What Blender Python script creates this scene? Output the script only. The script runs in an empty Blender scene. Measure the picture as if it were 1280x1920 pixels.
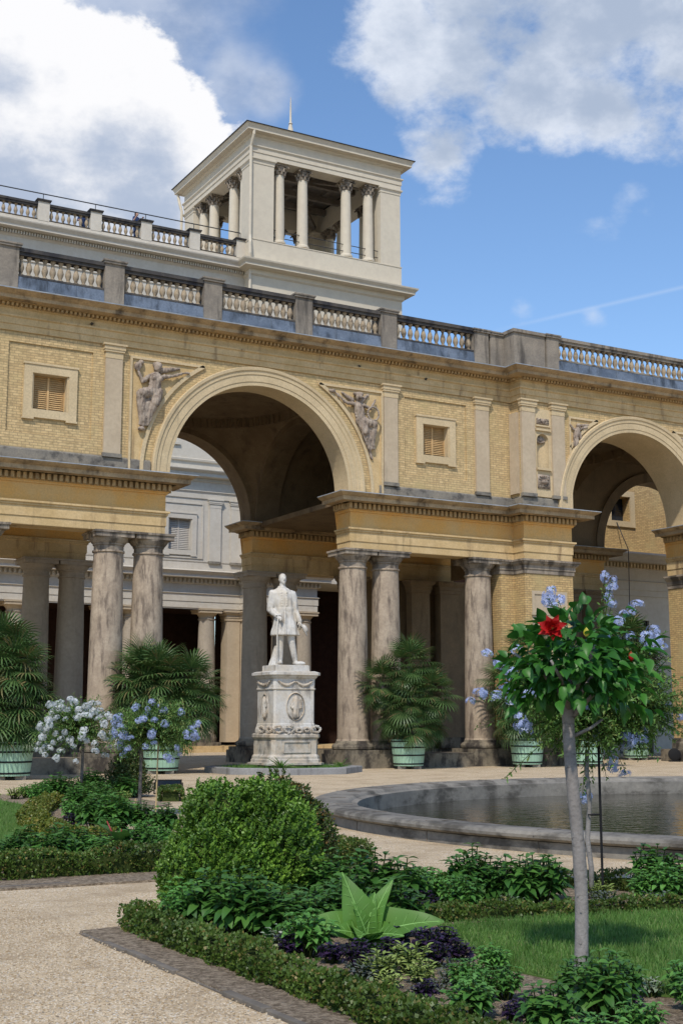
import bpy, math, random
import numpy as np
from mathutils import Vector, Matrix, noise
from math import radians as R, sin, cos, pi, sqrt, atan2
random.seed(7); np.random.seed(7)
S = bpy.context.scene; COL = S.collection
# ------------------------------------------------------------------ camera
CAM = Vector((-18.51, -38.2, 1.5))
HEAD = R(60.6015); TILT = R(9.1471)
hd = Vector((cos(HEAD), sin(HEAD), 0)); RT = Vector((sin(HEAD), -cos(HEAD), 0))
FW = hd*cos(TILT) + Vector((0, 0, sin(TILT))); CU = -hd*sin(TILT) + Vector((0, 0, cos(TILT)))
cd = bpy.data.cameras.new('camera'); cam = bpy.data.objects.new('camera', cd); COL.objects.link(cam)
cam.matrix_world = Matrix.Translation(CAM) @ Matrix((RT, CU, -FW)).transposed().to_4x4()
cd.sensor_fit = 'VERTICAL'; cd.sensor_height = 36; cd.lens = 36*2453.16/1920
cd.clip_start = .1; cd.clip_end = 3000
S.camera = cam
# ------------------------------------------------------------------ sky and sun
SUN_EL = R(50); SUN_DIR = Vector((-.55, -.62, 0)).normalized()*cos(SUN_EL) + Vector((0, 0, sin(SUN_EL)))
W = bpy.data.worlds.new("World"); S.world = W; W.use_nodes = True
wn = W.node_tree; wn.nodes.clear()
def N(t, ty, **kw):
    n = t.nodes.new(ty)
    for k, v in kw.items():
        if k.startswith('_'): n.inputs[k[1:].replace('_', ' ')].default_value = v
        else: setattr(n, k, v)
    return n
def math_(t, op, a, b=None, c=None, clamp=False):
    n = t.nodes.new('ShaderNodeMath'); n.operation = op; n.use_clamp = clamp
    for i, v in enumerate((a, b, c)):
        if v is None: continue
        if isinstance(v, (int, float)): n.inputs[i].default_value = v
        else: t.links.new(v, n.inputs[i])
    return n.outputs[0]
def ray_dir(x, y): return (FW*2453.16 + RT*(x-640) - CU*(y-960)).normalized()
tc = N(wn, 'ShaderNodeTexCoord'); nv = N(wn, 'ShaderNodeVectorMath', operation='NORMALIZE')
wn.links.new(tc.outputs['Generated'], nv.inputs[0]); DIR = nv.outputs[0]
sky = N(wn, 'ShaderNodeTexSky', sky_type='NISHITA', sun_disc=False, sun_elevation=SUN_EL,
        sun_rotation=atan2(SUN_DIR.x, SUN_DIR.y), air_density=1.0, dust_density=.4, ozone_density=3.5)
bg_sky = N(wn, 'ShaderNodeBackground', _Strength=.15); hsv = N(wn, 'ShaderNodeHueSaturation', _Saturation=1.06, _Value=1.22); wn.links.new(sky.outputs[0], hsv.inputs['Color']); wn.links.new(hsv.outputs[0], bg_sky.inputs[0])
def wnoise(scale, detail, rough, off=(0, 0, 0)):
    m = N(wn, 'ShaderNodeMapping'); m.inputs['Location'].default_value = off; m.inputs['Scale'].default_value = (1, 1, 1.5)
    wn.links.new(DIR, m.inputs[0])
    n = N(wn, 'ShaderNodeTexNoise', _Scale=scale, _Detail=detail, _Roughness=rough); wn.links.new(m.outputs[0], n.inputs[0]); return n.outputs[0]
def blobs(lst):
    acc = None
    for x, y, r in lst:
        d = ray_dir(x, y); v = N(wn, 'ShaderNodeVectorMath', operation='DISTANCE'); wn.links.new(DIR, v.inputs[0]); v.inputs[1].default_value = d
        m = math_(wn, 'SUBTRACT', 1.0, math_(wn, 'DIVIDE', v.outputs['Value'], r/2500.0))
        acc = m if acc is None else math_(wn, 'MAXIMUM', acc, m)
    return acc
def sstep(v, a, b):
    n = N(wn, 'ShaderNodeMapRange', interpolation_type='SMOOTHSTEP'); wn.links.new(v, n.inputs[0])
    n.inputs[1].default_value = a; n.inputs[2].default_value = b; return n.outputs[0]
n1 = wnoise(13, 11, .6); n1c = math_(wn, 'SUBTRACT', n1, .5); n2 = wnoise(4, 8, .6, (3, 1, 2)); n3 = wnoise(14, 6, .6, (7, 2, 5))
n2c = math_(wn, 'SUBTRACT', n2, .5)
big = blobs([(60, 330, 330), (190, 300, 250), (20, 150, 175), (290, 300, 150), (-200, 300, 420), (110, 130, 120)])
m_big = sstep(math_(wn, 'MULTIPLY_ADD', n1c, 1.5, big), .02, .17)
thin = blobs([(330, 60, 270), (430, 130, 170), (130, 20, 200), (500, 160, 110), (240, 0, 280)])
m_thin = math_(wn, 'MULTIPLY', sstep(math_(wn, 'MULTIPLY_ADD', n2c, 2.6, thin), .05, .75), .72)
rgt = blobs([(900, 40, 200), (1120, 50, 240), (1010, 170, 160), (1290, 50, 260), (830, 290, 95), (1120, 190, 130), (770, 80, 130)])
m_rgt = math_(wn, 'MULTIPLY', sstep(math_(wn, 'MULTIPLY_ADD', n1c, 2.5, rgt), .0, .62), .93)
wsp = blobs([(1180, 365, 60), (1120, 420, 55), (985, 575, 34), (1210, 400, 40), (1110, 590, 30), (1160, 385, 60)])
m_wsp = math_(wn, 'MULTIPLY', sstep(math_(wn, 'MULTIPLY_ADD', n1c, 4.5, wsp), .2, 1.5), .5)
pa, pb = ray_dir(960, 612), ray_dir(1290, 536); pn = pa.cross(pb).normalized()
dt = N(wn, 'ShaderNodeVectorMath', operation='DOT_PRODUCT'); wn.links.new(DIR, dt.inputs[0]); dt.inputs[1].default_value = pn
ct = math_(wn, 'SUBTRACT', 1.0, math_(wn, 'DIVIDE', math_(wn, 'ABSOLUTE', dt.outputs['Value']), .0022), clamp=True)
cb = blobs([(1200, 556, 330)]); m_con = math_(wn, 'MULTIPLY', math_(wn, 'MULTIPLY', ct, sstep(cb, .0, .7)), .22)
def bgc(c): return N(wn, 'ShaderNodeBackground', _Color=(*c, 1))
def mixsh(f, a, b):
    m = N(wn, 'ShaderNodeMixShader'); wn.links.new(f, m.inputs[0]); wn.links.new(a, m.inputs[1]); wn.links.new(b, m.inputs[2]); return m.outputs[0]
def cloudcol(dark, lite, fac):
    m = N(wn, 'ShaderNodeMix', data_type='RGBA'); wn.links.new(fac, m.inputs[0]); m.inputs[6].default_value = (*dark, 1); m.inputs[7].default_value = (*lite, 1)
    b = N(wn, 'ShaderNodeBackground'); wn.links.new(m.outputs[2], b.inputs[0]); return b.outputs[0]
hz = N(wn, 'ShaderNodeVectorMath', operation='DOT_PRODUCT'); wn.links.new(DIR, hz.inputs[0]); hz.inputs[1].default_value = CU
# cumulus: bright billows towards its edge, grey-blue base low down
vy = math_(wn, 'MULTIPLY', hz.outputs['Value'], 2.3)
colA = cloudcol((.45, .53, .68), (.98, .98, 1.0), sstep(math_(wn, 'ADD', math_(wn, 'MULTIPLY_ADD', n3, .95, vy), math_(wn, 'MULTIPLY', big, -.34)), .66, 1.06))
colB = cloudcol((.33, .42, .6), (.62, .68, .8), sstep(n3, .35, .65))
edge = math_(wn, 'MULTIPLY_ADD', n3, 2.4, math_(wn, 'MULTIPLY', rgt, -.75))
colC = cloudcol((.44, .52, .66), (.82, .87, .96), sstep(edge, .35, 1.35))
sh = mixsh(m_con, bg_sky.outputs[0], bgc((.7, .8, .95)).outputs[0])
sh = mixsh(m_wsp, sh, bgc((.72, .8, .93)).outputs[0])
sh = mixsh(m_thin, sh, colB); sh = mixsh(m_rgt, sh, colC); sh = mixsh(m_big, sh, colA)
wo = N(wn, 'ShaderNodeOutputWorld'); wn.links.new(sh, wo.inputs[0])
W.cycles.sampling_method = 'AUTOMATIC'
sl = bpy.data.lights.new('sun', 'SUN'); sl.energy = 3.45; sl.angle = R(1.6); sl.color = (1, .93, .82)
so = bpy.data.objects.new('sun', sl); COL.objects.link(so); so.rotation_euler = SUN_DIR.to_track_quat('Z', 'Y').to_euler()
S.view_settings.view_transform = 'Standard'; S.view_settings.look = 'None'; S.view_settings.exposure = 0; S.view_settings.gamma = 1
S.cycles.max_bounces = 6; S.cycles.diffuse_bounces = 3; S.cycles.glossy_bounces = 3; S.cycles.transparent_max_bounces = 6
S.cycles.caustics_reflective = False; S.cycles.caustics_refractive = False

# ------------------------------------------------------------------ materials
def srgb(r, g, b):
    f = lambda c: (c/255/12.92) if c/255 <= .04045 else ((c/255+.055)/1.055)**2.4
    return (f(r), f(g), f(b))
class MT:
    def __init__(s, name):
        s.m = bpy.data.materials.new(name); s.m.use_nodes = True; s.t = s.m.node_tree
        s.b = s.t.nodes['Principled BSDF']; s.g = N(s.t, 'ShaderNodeNewGeometry'); s.pos = s.g.outputs['Position']
    def map(s, sc):
        m = N(s.t, 'ShaderNodeMapping'); m.inputs['Scale'].default_value = sc; s.t.links.new(s.pos, m.inputs[0]); return m.outputs[0]
    def noise(s, scale, detail=5, rough=.6, sc=None, src=None):
        n = N(s.t, 'ShaderNodeTexNoise', _Scale=scale, _Detail=detail, _Roughness=rough)
        s.t.links.new(src if src else (s.map(sc) if sc else s.pos), n.inputs[0]); return n.outputs[0]
    def ramp(s, v, a, b):
        n = N(s.t, 'ShaderNodeMapRange', interpolation_type='SMOOTHSTEP'); s.t.links.new(v, n.inputs[0])
        n.inputs[1].default_value = a; n.inputs[2].default_value = b; return n.outputs[0]
    def mix(s, f, a, b, mode='MIX'):
        n = N(s.t, 'ShaderNodeMix', data_type='RGBA', blend_type=mode)
        if isinstance(f, (int, float)): n.inputs[0].default_value = f
        else: s.t.links.new(f, n.inputs[0])
        for i, v in ((6, a), (7, b)):
            if isinstance(v, tuple): n.inputs[i].default_value = (*v, 1)
            else: s.t.links.new(v, n.inputs[i])
        return n.outputs[2]
    def bump(s, h, strength=.3, dist=.02):
        n = N(s.t, 'ShaderNodeBump', _Strength=strength, _Distance=dist); s.t.links.new(h, n.inputs['Height']); s.t.links.new(n.outputs[0], s.b.inputs['Normal'])
    def out(s, c, rough=.8, spec=.25):
        if isinstance(c, tuple): s.b.inputs['Base Color'].default_value = (*c, 1)
        else: s.t.links.new(c, s.b.inputs['Base Color'])
        s.b.inputs['Roughness'].default_value = rough; s.b.inputs['Specular IOR Level'].default_value = spec; return s.m
def stone(name, c1, c2, grime=(.12, .1, .08), g0=.56, g1=.75, scale=1.2, streak=(2.5, 2.5, .35), bump=.25, fine=18, rough=.85):
    k = MT(name)
    a = k.noise(scale, 6, .65); c = k.mix(k.ramp(a, .35, .65), c1, c2)
    f = k.noise(fine, 4, .7); c = k.mix(k.ramp(f, .3, .75), c, k.mix(.35, c, grime))
    g = k.noise(1.0, 7, .65, sc=streak); c = k.mix(k.ramp(g, g0, g1), c, grime)
    k.bump(f, bump, .01); return k.out(c, rough)
def flat(name, c, rough=.6, spec=.3, var=.0, metal=0):
    k = MT(name)
    if var: n = k.noise(3, 5, .6); cc = k.mix(k.ramp(n, .3, .7), tuple(x*(1-var) for x in c), tuple(min(1, x*(1+var)) for x in c)); m = k.out(cc, rough, spec)
    else: m = k.out(c, rough, spec)
    k.b.inputs['Metallic'].default_value = metal; return m
def brick(name, c1, c2, mortar, sc=1.0):
    k = MT(name)
    sx = N(k.t, 'ShaderNodeSeparateXYZ'); k.t.links.new(k.pos, sx.inputs[0])
    cx = N(k.t, 'ShaderNodeCombineXYZ'); k.t.links.new(math_(k.t, 'ADD', sx.outputs[0], sx.outputs[1]), cx.inputs[0]); k.t.links.new(sx.outputs[2], cx.inputs[1])
    b = N(k.t, 'ShaderNodeTexBrick', _Scale=1.0, _Mortar_Size=.009, _Brick_Width=.25*sc, _Row_Height=.082*sc, _Bias=-.1, _Mortar_Smooth=.3)
    k.t.links.new(cx.outputs[0], b.inputs[0]); b.inputs['Color1'].default_value = (*c1, 1); b.inputs['Color2'].default_value = (*c2, 1); b.inputs['Mortar'].default_value = (*mortar, 1)
    fine = k.noise(7, 5, .75); col = k.mix(k.ramp(fine, .42, .72), b.outputs[0], tuple(x*.5 for x in c1))
    big_ = k.noise(.9, 5, .6); col = k.mix(k.ramp(big_, .45, .8), col, (.42, .33, .16))
    g = k.noise(1, 7, .7, sc=(1.2, 1.2, .6)); col = k.mix(k.ramp(g, .6, .82), col, (.13, .1, .07))
    k.bump(b.outputs['Fac'], -.5, .012); return k.out(col, .9)
M = {}
M['brick'] = brick('yellow_brick', (.63, .465, .24), (.48, .34, .17), (.27, .2, .115))
M['brick_warm'] = brick('warm_brick', (.6, .42, .19), (.45, .3, .14), (.17, .12, .075))
M['tan'] = stone('tan_render', (.64, .475, .255), (.54, .385, .185), (.24, .16, .085), .52, .74)
M['arch'] = stone('cream_stucco', (.62, .49, .3), (.54, .42, .25), (.22, .18, .13), .6, .82, scale=.8)
M['yellow'] = stone('ochre_plaster', (.73, .4, .11), (.68, .44, .18), (.34, .19, .08), .55, .85, scale=.9, streak=(.8, .8, 1.6))
M['cornice'] = stone('weathered_cornice', (.52, .38, .22), (.36, .26, .15), (.09, .065, .042), .48, .72, streak=(1.6, 1.6, 1.2))
M['dentil'] = stone('ochre_dentils', (.5, .34, .16), (.46, .33, .18), (.12, .09, .06), .52, .8)
M['pil'] = stone('pilaster_render', (.5, .405, .285), (.45, .36, .25), (.3, .24, .17), .6, .9, fine=8, bump=.08)
M['column'] = stone('column_stone', (.46, .37, .275), (.36, .285, .21), (.13, .1, .078), .45, .7, scale=1.4, streak=(5, 5, 1.1), fine=12)
M['column_plain'] = stone('plain_column_stone', (.4, .34, .265), (.35, .3, .235), (.2, .165, .13), .5, .8, fine=8)
M['cap'] = stone('dark_capital_stone', (.4, .33, .25), (.25, .21, .17), (.09, .075, .06), .44, .62)
M['greybase'] = stone('grey_cement', (.2, .185, .16), (.27, .24, .19), (.07, .065, .06), .45, .7, streak=(3, 3, 3))
M['plinth'] = stone('dirty_plinth', (.2, .17, .125), (.27, .23, .17), (.05, .042, .035), .42, .62, streak=(2.2, 2.2, 1.4))
M['parapet'] = stone('grey_sandstone', (.31, .265, .21), (.22, .19, .155), (.08, .07, .06), .46, .68)
M['baluster'] = stone('baluster_stone', (.42, .33, .22), (.34, .27, .19), (.1, .08, .06), .5, .68, streak=(4, 4, 3))
M['rail'] = stone('black_weathered_rail', (.055, .052, .05), (.1, .088, .075), (.025, .025, .03), .45, .7)
M['lead'] = stone('blue_lead_sheet', (.09, .115, .155), (.17, .205, .26), (.045, .055, .07), .46, .68, streak=(2.5, 2.5, 1), rough=.5)
M['zinc'] = flat('zinc_edge', (.38, .42, .47), .45, .5, .2)
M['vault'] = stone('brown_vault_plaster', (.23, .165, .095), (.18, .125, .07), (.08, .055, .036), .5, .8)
M['browned'] = stone('brown_stained_render', (.27, .2, .125), (.22, .165, .105), (.1, .08, .055), .5, .8)  # darker render for hall pilasters and rear walls, interior shade put into the colour
M['cream'] = stone('pale_cream_stucco', (.56, .52, .45), (.52, .48, .41), (.4, .34, .26), .6, .9, fine=5, bump=.05)
M['tower'] = stone('tower_cream_stucco', (.6, .54, .43), (.57, .505, .4), (.42, .37, .3), .62, .9, scale=.3, fine=3, bump=.03)
M['shutter'] = flat('peach_shutter', (.55, .36, .17), .6, .2, .12)
M['shutter_cream'] = flat('cream_shutter', (.5, .46, .4), .6, .2, .06)
M['glass'] = flat('dark_glass', (.012, .02, .035), .12, .6)
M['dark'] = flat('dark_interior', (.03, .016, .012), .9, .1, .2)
M['slate'] = flat('dark_slate', (.03, .03, .032), .6, .3, .2)
M['relief'] = stone('brown_terracotta_relief', (.3, .235, .185), (.42, .35, .28), (.1, .075, .06), .48, .7, scale=5, streak=(6, 6, 6), fine=25)
M['marble'] = stone('white_marble', (.6, .58, .54), (.56, .5, .41), (.27, .245, .215), .5, .7, scale=2.2, streak=(4, 4, 1.3), fine=14, bump=.15, rough=.6)
M['marble2'] = stone('stained_marble', (.55, .51, .45), (.5, .4, .29), (.19, .175, .155), .48, .68, scale=2, streak=(3, 3, 2), fine=14, bump=.2, rough=.65)
M['slab'] = stone('grey_stone_kerb', (.3, .295, .29), (.24, .235, .23), (.12, .115, .11), .5, .75)
M['basin'] = stone('grey_basin_stone', (.27, .245, .205), (.2, .185, .16), (.08, .072, .06), .45, .66, streak=(1.6, 1.6, 3), fine=12)
M['tub'] = flat('mint_green_paint', (.3, .47, .34), .42, .4, .12)
M['hoop'] = flat('black_iron', (.012, .012, .013), .75, .2)
M['iron'] = flat('dark_metal', (.03, .03, .03), .45, .5)
M['wood'] = flat('cane', (.45, .33, .17), .7, .2, .15)
M['bark'] = stone('grey_bark', (.22, .2, .185), (.29, .265, .245), (.1, .09, .08), .52, .74, scale=7, streak=(14, 14, 40), fine=60, bump=.5)
M['bark_dark'] = stone('dark_bark', (.1, .09, .08), (.15, .13, .12), (.04, .035, .03), .5, .7, scale=9, streak=(14, 14, 20), fine=60, bump=.5)
M['edge'] = stone('edging_stone', (.13, .112, .09), (.21, .18, .145), (.08, .075, .07), .5, .75, scale=5, streak=(6, 6, 6), fine=40, bump=.5)
M['timber'] = flat('brown_ceiling_beam', (.2, .17, .14), .8, .1, .15)
M['skin'] = flat('skin', (.5, .3, .22), .6, .3); M['hair'] = flat('brown_hair', (.05, .02, .012), .7, .2)
M['blue'] = flat('navy_cloth', (.03, .05, .12), .8, .1); M['redcloth'] = flat('red_cloth', (.35, .03, .04), .8, .1)
def leafmat(name, c1, c2, c3=None, rough=.45, tr=.25, spec=.4):
    k = MT(name); r = k.g.outputs['Random Per Island']
    c = k.mix(r, c1, c2)
    if c3: c = k.mix(k.ramp(r, .86, .93), c, c3)
    n = k.noise(2.2, 3, .5); c = k.mix(k.ramp(n, .35, .7), c, k.mix(.6, c, tuple(x*.6 for x in c1)))
    k.out(c, rough, spec)
    tl = N(k.t, 'ShaderNodeBsdfTranslucent'); k.t.links.new(c, tl.inputs[0]); mx = N(k.t, 'ShaderNodeMixShader'); mx.inputs[0].default_value = tr
    k.t.links.new(k.b.outputs[0], mx.inputs[1]); k.t.links.new(tl.outputs[0], mx.inputs[2]); k.t.links.new(mx.outputs[0], k.t.nodes['Material Output'].inputs[0]); return k.m
M['box'] = leafmat('boxwood_leaves', (.075, .17, .018), (.23, .4, .055), tr=.25)
M['boxold'] = leafmat('bronzed_boxwood_leaves', (.04, .08, .014), (.1, .13, .03), (.2, .11, .03), tr=.15)
M['hedge'] = leafmat('low_hedge_leaves', (.05, .1, .014), (.13, .2, .035), (.24, .19, .06), tr=.2)
M['hedge_gold'] = leafmat('golden_hedge_leaves', (.09, .13, .015), (.2, .21, .03), (.28, .2, .04), tr=.15)
M['basil'] = leafmat('basil_leaves', (.08, .22, .04), (.18, .4, .09), tr=.3, rough=.38)
M['darkleaf'] = leafmat('dark_pointed_leaves', (.04, .125, .022), (.11, .25, .045), tr=.25, rough=.42)
M['purple'] = leafmat('purple_basil_leaves', (.018, .012, .032), (.055, .03, .08), tr=.15, rough=.35)
M['sage'] = leafmat('variegated_sage_leaves', (.25, .36, .08), (.45, .52, .16), tr=.25, rough=.6)
M['sagegrey'] = leafmat('grey_sage_leaves', (.09, .12, .09), (.16, .17, .17), (.4, .4, .33), tr=.15, rough=.7)
M['white_var'] = leafmat('cream_edged_leaves', (.35, .4, .3), (.1, .2, .07), (.6, .6, .5), tr=.2)
M['tobacco'] = leafmat('big_lime_leaves', (.09, .22, .035), (.15, .32, .055), tr=.4, rough=.5)
M['rib'] = flat('pale_leaf_vein', (.2, .38, .1), .5, .3)
M['hib'] = leafmat('hibiscus_leaves', (.022, .1, .014), (.07, .24, .03), tr=.3, rough=.42, spec=.35)
M['plumb'] = leafmat('plumbago_leaves', (.08, .18, .035), (.2, .34, .07), (.28, .32, .09), tr=.3)
M['palm'] = leafmat('palm_fronds', (.045, .1, .025), (.12, .2, .06), (.2, .17, .07), tr=.15, rough=.45)
M['grass'] = leafmat('grass_blades', (.08, .19, .03), (.17, .31, .06), (.26, .31, .11), tr=.3, rough=.6)
M['bloom_w'] = leafmat('white_petals', (.75, .78, .8), (.8, .8, .78), tr=.3, rough=.7)
M['bloom_b'] = leafmat('pale_blue_petals', (.4, .48, .78), (.58, .65, .88), (.74, .77, .9), tr=.3, rough=.7)
M['bloom_r'] = leafmat('red_petals', (.5, .008, .01), (.62, .02, .015), tr=.3, rough=.5)
M['yellowleaf'] = leafmat('yellow_leaf', (.6, .5, .03), (.62, .55, .04), tr=.3)
M['chard'] = flat('red_stalk', (.25, .015, .02), .4, .4)
# gravel / soil / lawn base / water
k = MT('beige_gravel'); v = N(k.t, 'ShaderNodeTexVoronoi', _Scale=95.0); k.t.links.new(k.pos, v.inputs[0])
sp = N(k.t, 'ShaderNodeSeparateColor'); k.t.links.new(v.outputs['Color'], sp.inputs[0])
c = k.mix(sp.outputs[0], (.47, .355, .22), (.66, .53, .36)); c = k.mix(k.ramp(sp.outputs[1], .82, .95), c, (.2, .15, .1)); c = k.mix(k.ramp(sp.outputs[2], .88, .96), c, (.75, .69, .58))
n = k.noise(1.1, 6, .65); c = k.mix(k.ramp(n, .42, .7), c, k.mix(.7, c, (.36, .27, .17)))
n = k.noise(5, 6, .75); c = k.mix(k.ramp(n, .5, .72), c, k.mix(.6, c, (.27, .2, .13)))
n = k.noise(16, 5, .7); c = k.mix(k.ramp(n, .5, .75), c, k.mix(.55, c, (.28, .21, .14)))
k.bump(v.outputs['Distance'], .7, .008); M['gravel'] = k.out(c, .95, .1)
k = MT('dark_soil'); n = k.noise(28, 8, .75); v = N(k.t, 'ShaderNodeTexVoronoi', _Scale=45.0); k.t.links.new(k.pos, v.inputs[0])
c = k.mix(k.ramp(n, .4, .62), (.19, .145, .1), (.5, .4, .29)); sp = N(k.t, 'ShaderNodeSeparateColor'); k.t.links.new(v.outputs['Color'], sp.inputs[0])
c = k.mix(k.ramp(sp.outputs[0], .97, .995), c, (.3, .25, .19)); k.bump(n, 1.0, .05); M['soil'] = k.out(c, 1, .1)
k = MT('lawn_soil'); n = k.noise(9, 5, .6); M['lawn'] = k.out(k.mix(n, (.05, .1, .02), (.1, .17, .04)), 1, .1)
k = MT('pond_water'); n = k.noise(1.0, 3, .5, sc=(2.2, 5.0, 1)); n2_ = k.noise(1, 2, .5, sc=(7, 10, 1))
k.bump(math_(k.t, 'MULTIPLY_ADD', n2_, .35, n), .3, .05); M['water'] = k.out((.02, .018, .009), .03, .5)

# ------------------------------------------------------------------ mesh helpers
class MB:
    def __init__(s): s.v = []; s.f = []
    def add(s, vs, fs):
        b = len(s.v); s.v += [tuple(x) for x in vs]; s.f += [tuple(i+b for i in f) for f in fs]; return s
    def box(s, x0, x1, y0, y1, z0, z1):
        return s.add([(x0, y0, z0), (x1, y0, z0), (x1, y1, z0), (x0, y1, z0), (x0, y0, z1), (x1, y0, z1), (x1, y1, z1), (x0, y1, z1)],
                     [(0, 3, 2, 1), (4, 5, 6, 7), (0, 1, 5, 4), (1, 2, 6, 5), (2, 3, 7, 6), (3, 0, 4, 7)])
    def quad(s, a, b, c, d): return s.add([a, b, c, d], [(0, 1, 2, 3)])
    def prism(s, poly, z0, z1):
        n = len(poly); return s.add([(x, y, z0) for x, y in poly]+[(x, y, z1) for x, y in poly],
            [tuple(range(n-1, -1, -1)), tuple(range(n, 2*n))]+[(i, (i+1) % n, n+(i+1) % n, n+i) for i in range(n)])
    def lathe(s, prof, n=20, c=(0, 0, 0), cap=True, rot=0):
        vs = []; fs = []; m = len(prof)
        for r, z in prof:
            for i in range(n): a = 2*pi*i/n+rot; vs.append((c[0]+r*cos(a), c[1]+r*sin(a), c[2]+z))
        for j in range(m-1):
            for i in range(n): fs.append((j*n+i, j*n+(i+1) % n, (j+1)*n+(i+1) % n, (j+1)*n+i))
        if cap: fs += [tuple(range(n-1, -1, -1)), tuple((m-1)*n+i for i in range(n))]
        return s.add(vs, fs)
    def tube(s, pts, rad, n=8):
        pts = [Vector(p) for p in pts]; rad = rad if isinstance(rad, (list, tuple)) else [rad]*len(pts); vs = []; fs = []
        for i, p in enumerate(pts):
            d = (pts[min(i+1, len(pts)-1)]-pts[max(i-1, 0)]).normalized(); u = d.orthogonal().normalized() if i == 0 else (u-d*u.dot(d)).normalized(); w = d.cross(u)
            for j in range(n): a = 2*pi*j/n; vs.append(p+(u*cos(a)+w*sin(a))*rad[i])
        for i in range(len(pts)-1):
            for j in range(n): fs.append((i*n+j, i*n+(j+1) % n, (i+1)*n+(j+1) % n, (i+1)*n+j))
        fs += [tuple(range(n-1, -1, -1)), tuple((len(pts)-1)*n+j for j in range(n))]; return s.add(vs, fs)
    def sweep(s, path, prof, closed=False):
        P = [Vector(p) for p in path]; n = len(P); offs = []
        for i in range(n):
            dirs = []
            if closed or i > 0: dirs.append((P[i]-P[i-1]).normalized())
            if closed or i < n-1: dirs.append((P[(i+1) % n]-P[i]).normalized())
            ns = [Vector((d.y, -d.x)) for d in dirs]
            if len(ns) == 1: o = ns[0]
            else: o = (ns[0]+ns[1]); o = o/max(.2, (1+ns[0].dot(ns[1])))
            offs.append(o)
        m = len(prof); vs = [(P[i].x+offs[i].x*o, P[i].y+offs[i].y*o, z) for i in range(n) for o, z in prof]; fs = []
        for i in range(n if closed else n-1):
            a = i*m; b = ((i+1) % n)*m
            for j in range(m-1): fs.append((a+j, b+j, b+j+1, a+j+1))
        if not closed: fs += [tuple(range(m)), tuple(range((n-1)*m+m-1, (n-1)*m-1, -1))]
        return s.add(vs, fs)
    def blocks(s, path, o0, o1, z0, z1, w, pitch, closed=False):
        P = [Vector(p) for p in path]; n = len(P)
        for i in range(n if closed else n-1):
            a, b = P[i], P[(i+1) % n]; L = (b-a).length; d = (b-a)/L; nn = Vector((d.y, -d.x)); k_ = max(1, int(L/pitch)); st = (L-k_*pitch)/2+pitch/2
            for j in range(-1 if L > 2 else 0, k_+(1 if L > 2 else 0)):
                c = a+d*(st+j*pitch)
                q = [c-d*w/2+nn*o0, c+d*w/2+nn*o0, c+d*w/2+nn*o1, c-d*w/2+nn*o1]
                s.prism([(p.x, p.y) for p in q], z0, z1)
        return s
    def hbox(s, x0, x1, z0, z1, y, holes=()):
        xs = sorted({x0, x1, *[h[0] for h in holes], *[h[1] for h in holes]}); zs = sorted({z0, z1, *[h[2] for h in holes], *[h[3] for h in holes]})
        for i in range(len(xs)-1):
            for j in range(len(zs)-1):
                cx, cz = (xs[i]+xs[i+1])/2, (zs[j]+zs[j+1])/2
                if cx < x0 or cx > x1 or any(h[0] < cx < h[1] and h[2] < cz < h[3] for h in holes): continue
                s.quad((xs[i], y, zs[j]), (xs[i+1], y, zs[j]), (xs[i+1], y, zs[j+1]), (xs[i], y, zs[j+1]))
        return s
    def reveal(s, x0, x1, z0, z1, ya, yb):
        for a, b in (((x0, z0), (x1, z0)), ((x1, z0), (x1, z1)), ((x1, z1), (x0, z1)), ((x0, z1), (x0, z0))):
            s.quad((a[0], ya, a[1]), (b[0], ya, b[1]), (b[0], yb, b[1]), (a[0], yb, a[1]))
        return s
    def frame(s, x0, x1, z0, z1, w, y0, y1):   # rectangular picture frame of four bars butted end to end
        s.box(x0, x1, y0, y1, z1-w, z1); s.box(x0, x1, y0, y1, z0, z0+w); s.box(x0, x0+w, y0, y1, z0+w, z1-w); return s.box(x1-w, x1, y0, y1, z0+w, z1-w)
    def build(s, name, mat=None, parent=None, smooth=False, loc=None):
        me = bpy.data.meshes.new(name); me.from_pydata([tuple(v) for v in s.v], [], s.f)
        if mat is not None: me.materials.append(M[mat] if isinstance(mat, str) else mat)
        if smooth: me.shade_smooth()
        o = bpy.data.objects.new(name, me); COL.objects.link(o)
        if parent is not None: o.parent = parent
        if loc is not None: o.location = loc
        return o
def smooth_angle(o, ang=40):
    me = o.data; me.shade_smooth()
    try: me.set_sharp_from_angle(angle=R(ang))
    except Exception: pass
    return o
def tag(o, label=None, cat=None, group=None, kind=None):
    if label: o['label'] = label
    if cat: o['category'] = cat
    if group: o['group'] = group
    if kind: o['kind'] = kind
    return o
def thing(name, label, cat, loc=(0, 0, 0), rz=0, group=None):
    o = bpy.data.objects.new(name, None); COL.objects.link(o); o.location = loc; o.rotation_euler = (0, 0, rz); o.empty_display_size = .2
    return tag(o, label, cat, group)
KIDS = {}
def kids(o): return [c for c in bpy.data.objects if c.parent == o]
def copy_tree(o, parent=None):
    c = o.copy(); COL.objects.link(c); c.parent = parent
    for ch in kids(o): copy_tree(ch, c)
    return c
def struct(name, mb, mat, smooth=False): o = mb.build(name, mat, None, smooth); o['kind'] = 'structure'; return o
def frames(d, nrm):
    d = d/np.linalg.norm(d, axis=1, keepdims=True); sx = np.cross(d, nrm); l = np.linalg.norm(sx, axis=1, keepdims=True); l[l < 1e-6] = 1; sx = sx/l
    return sx, d, np.cross(sx, d)
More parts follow.
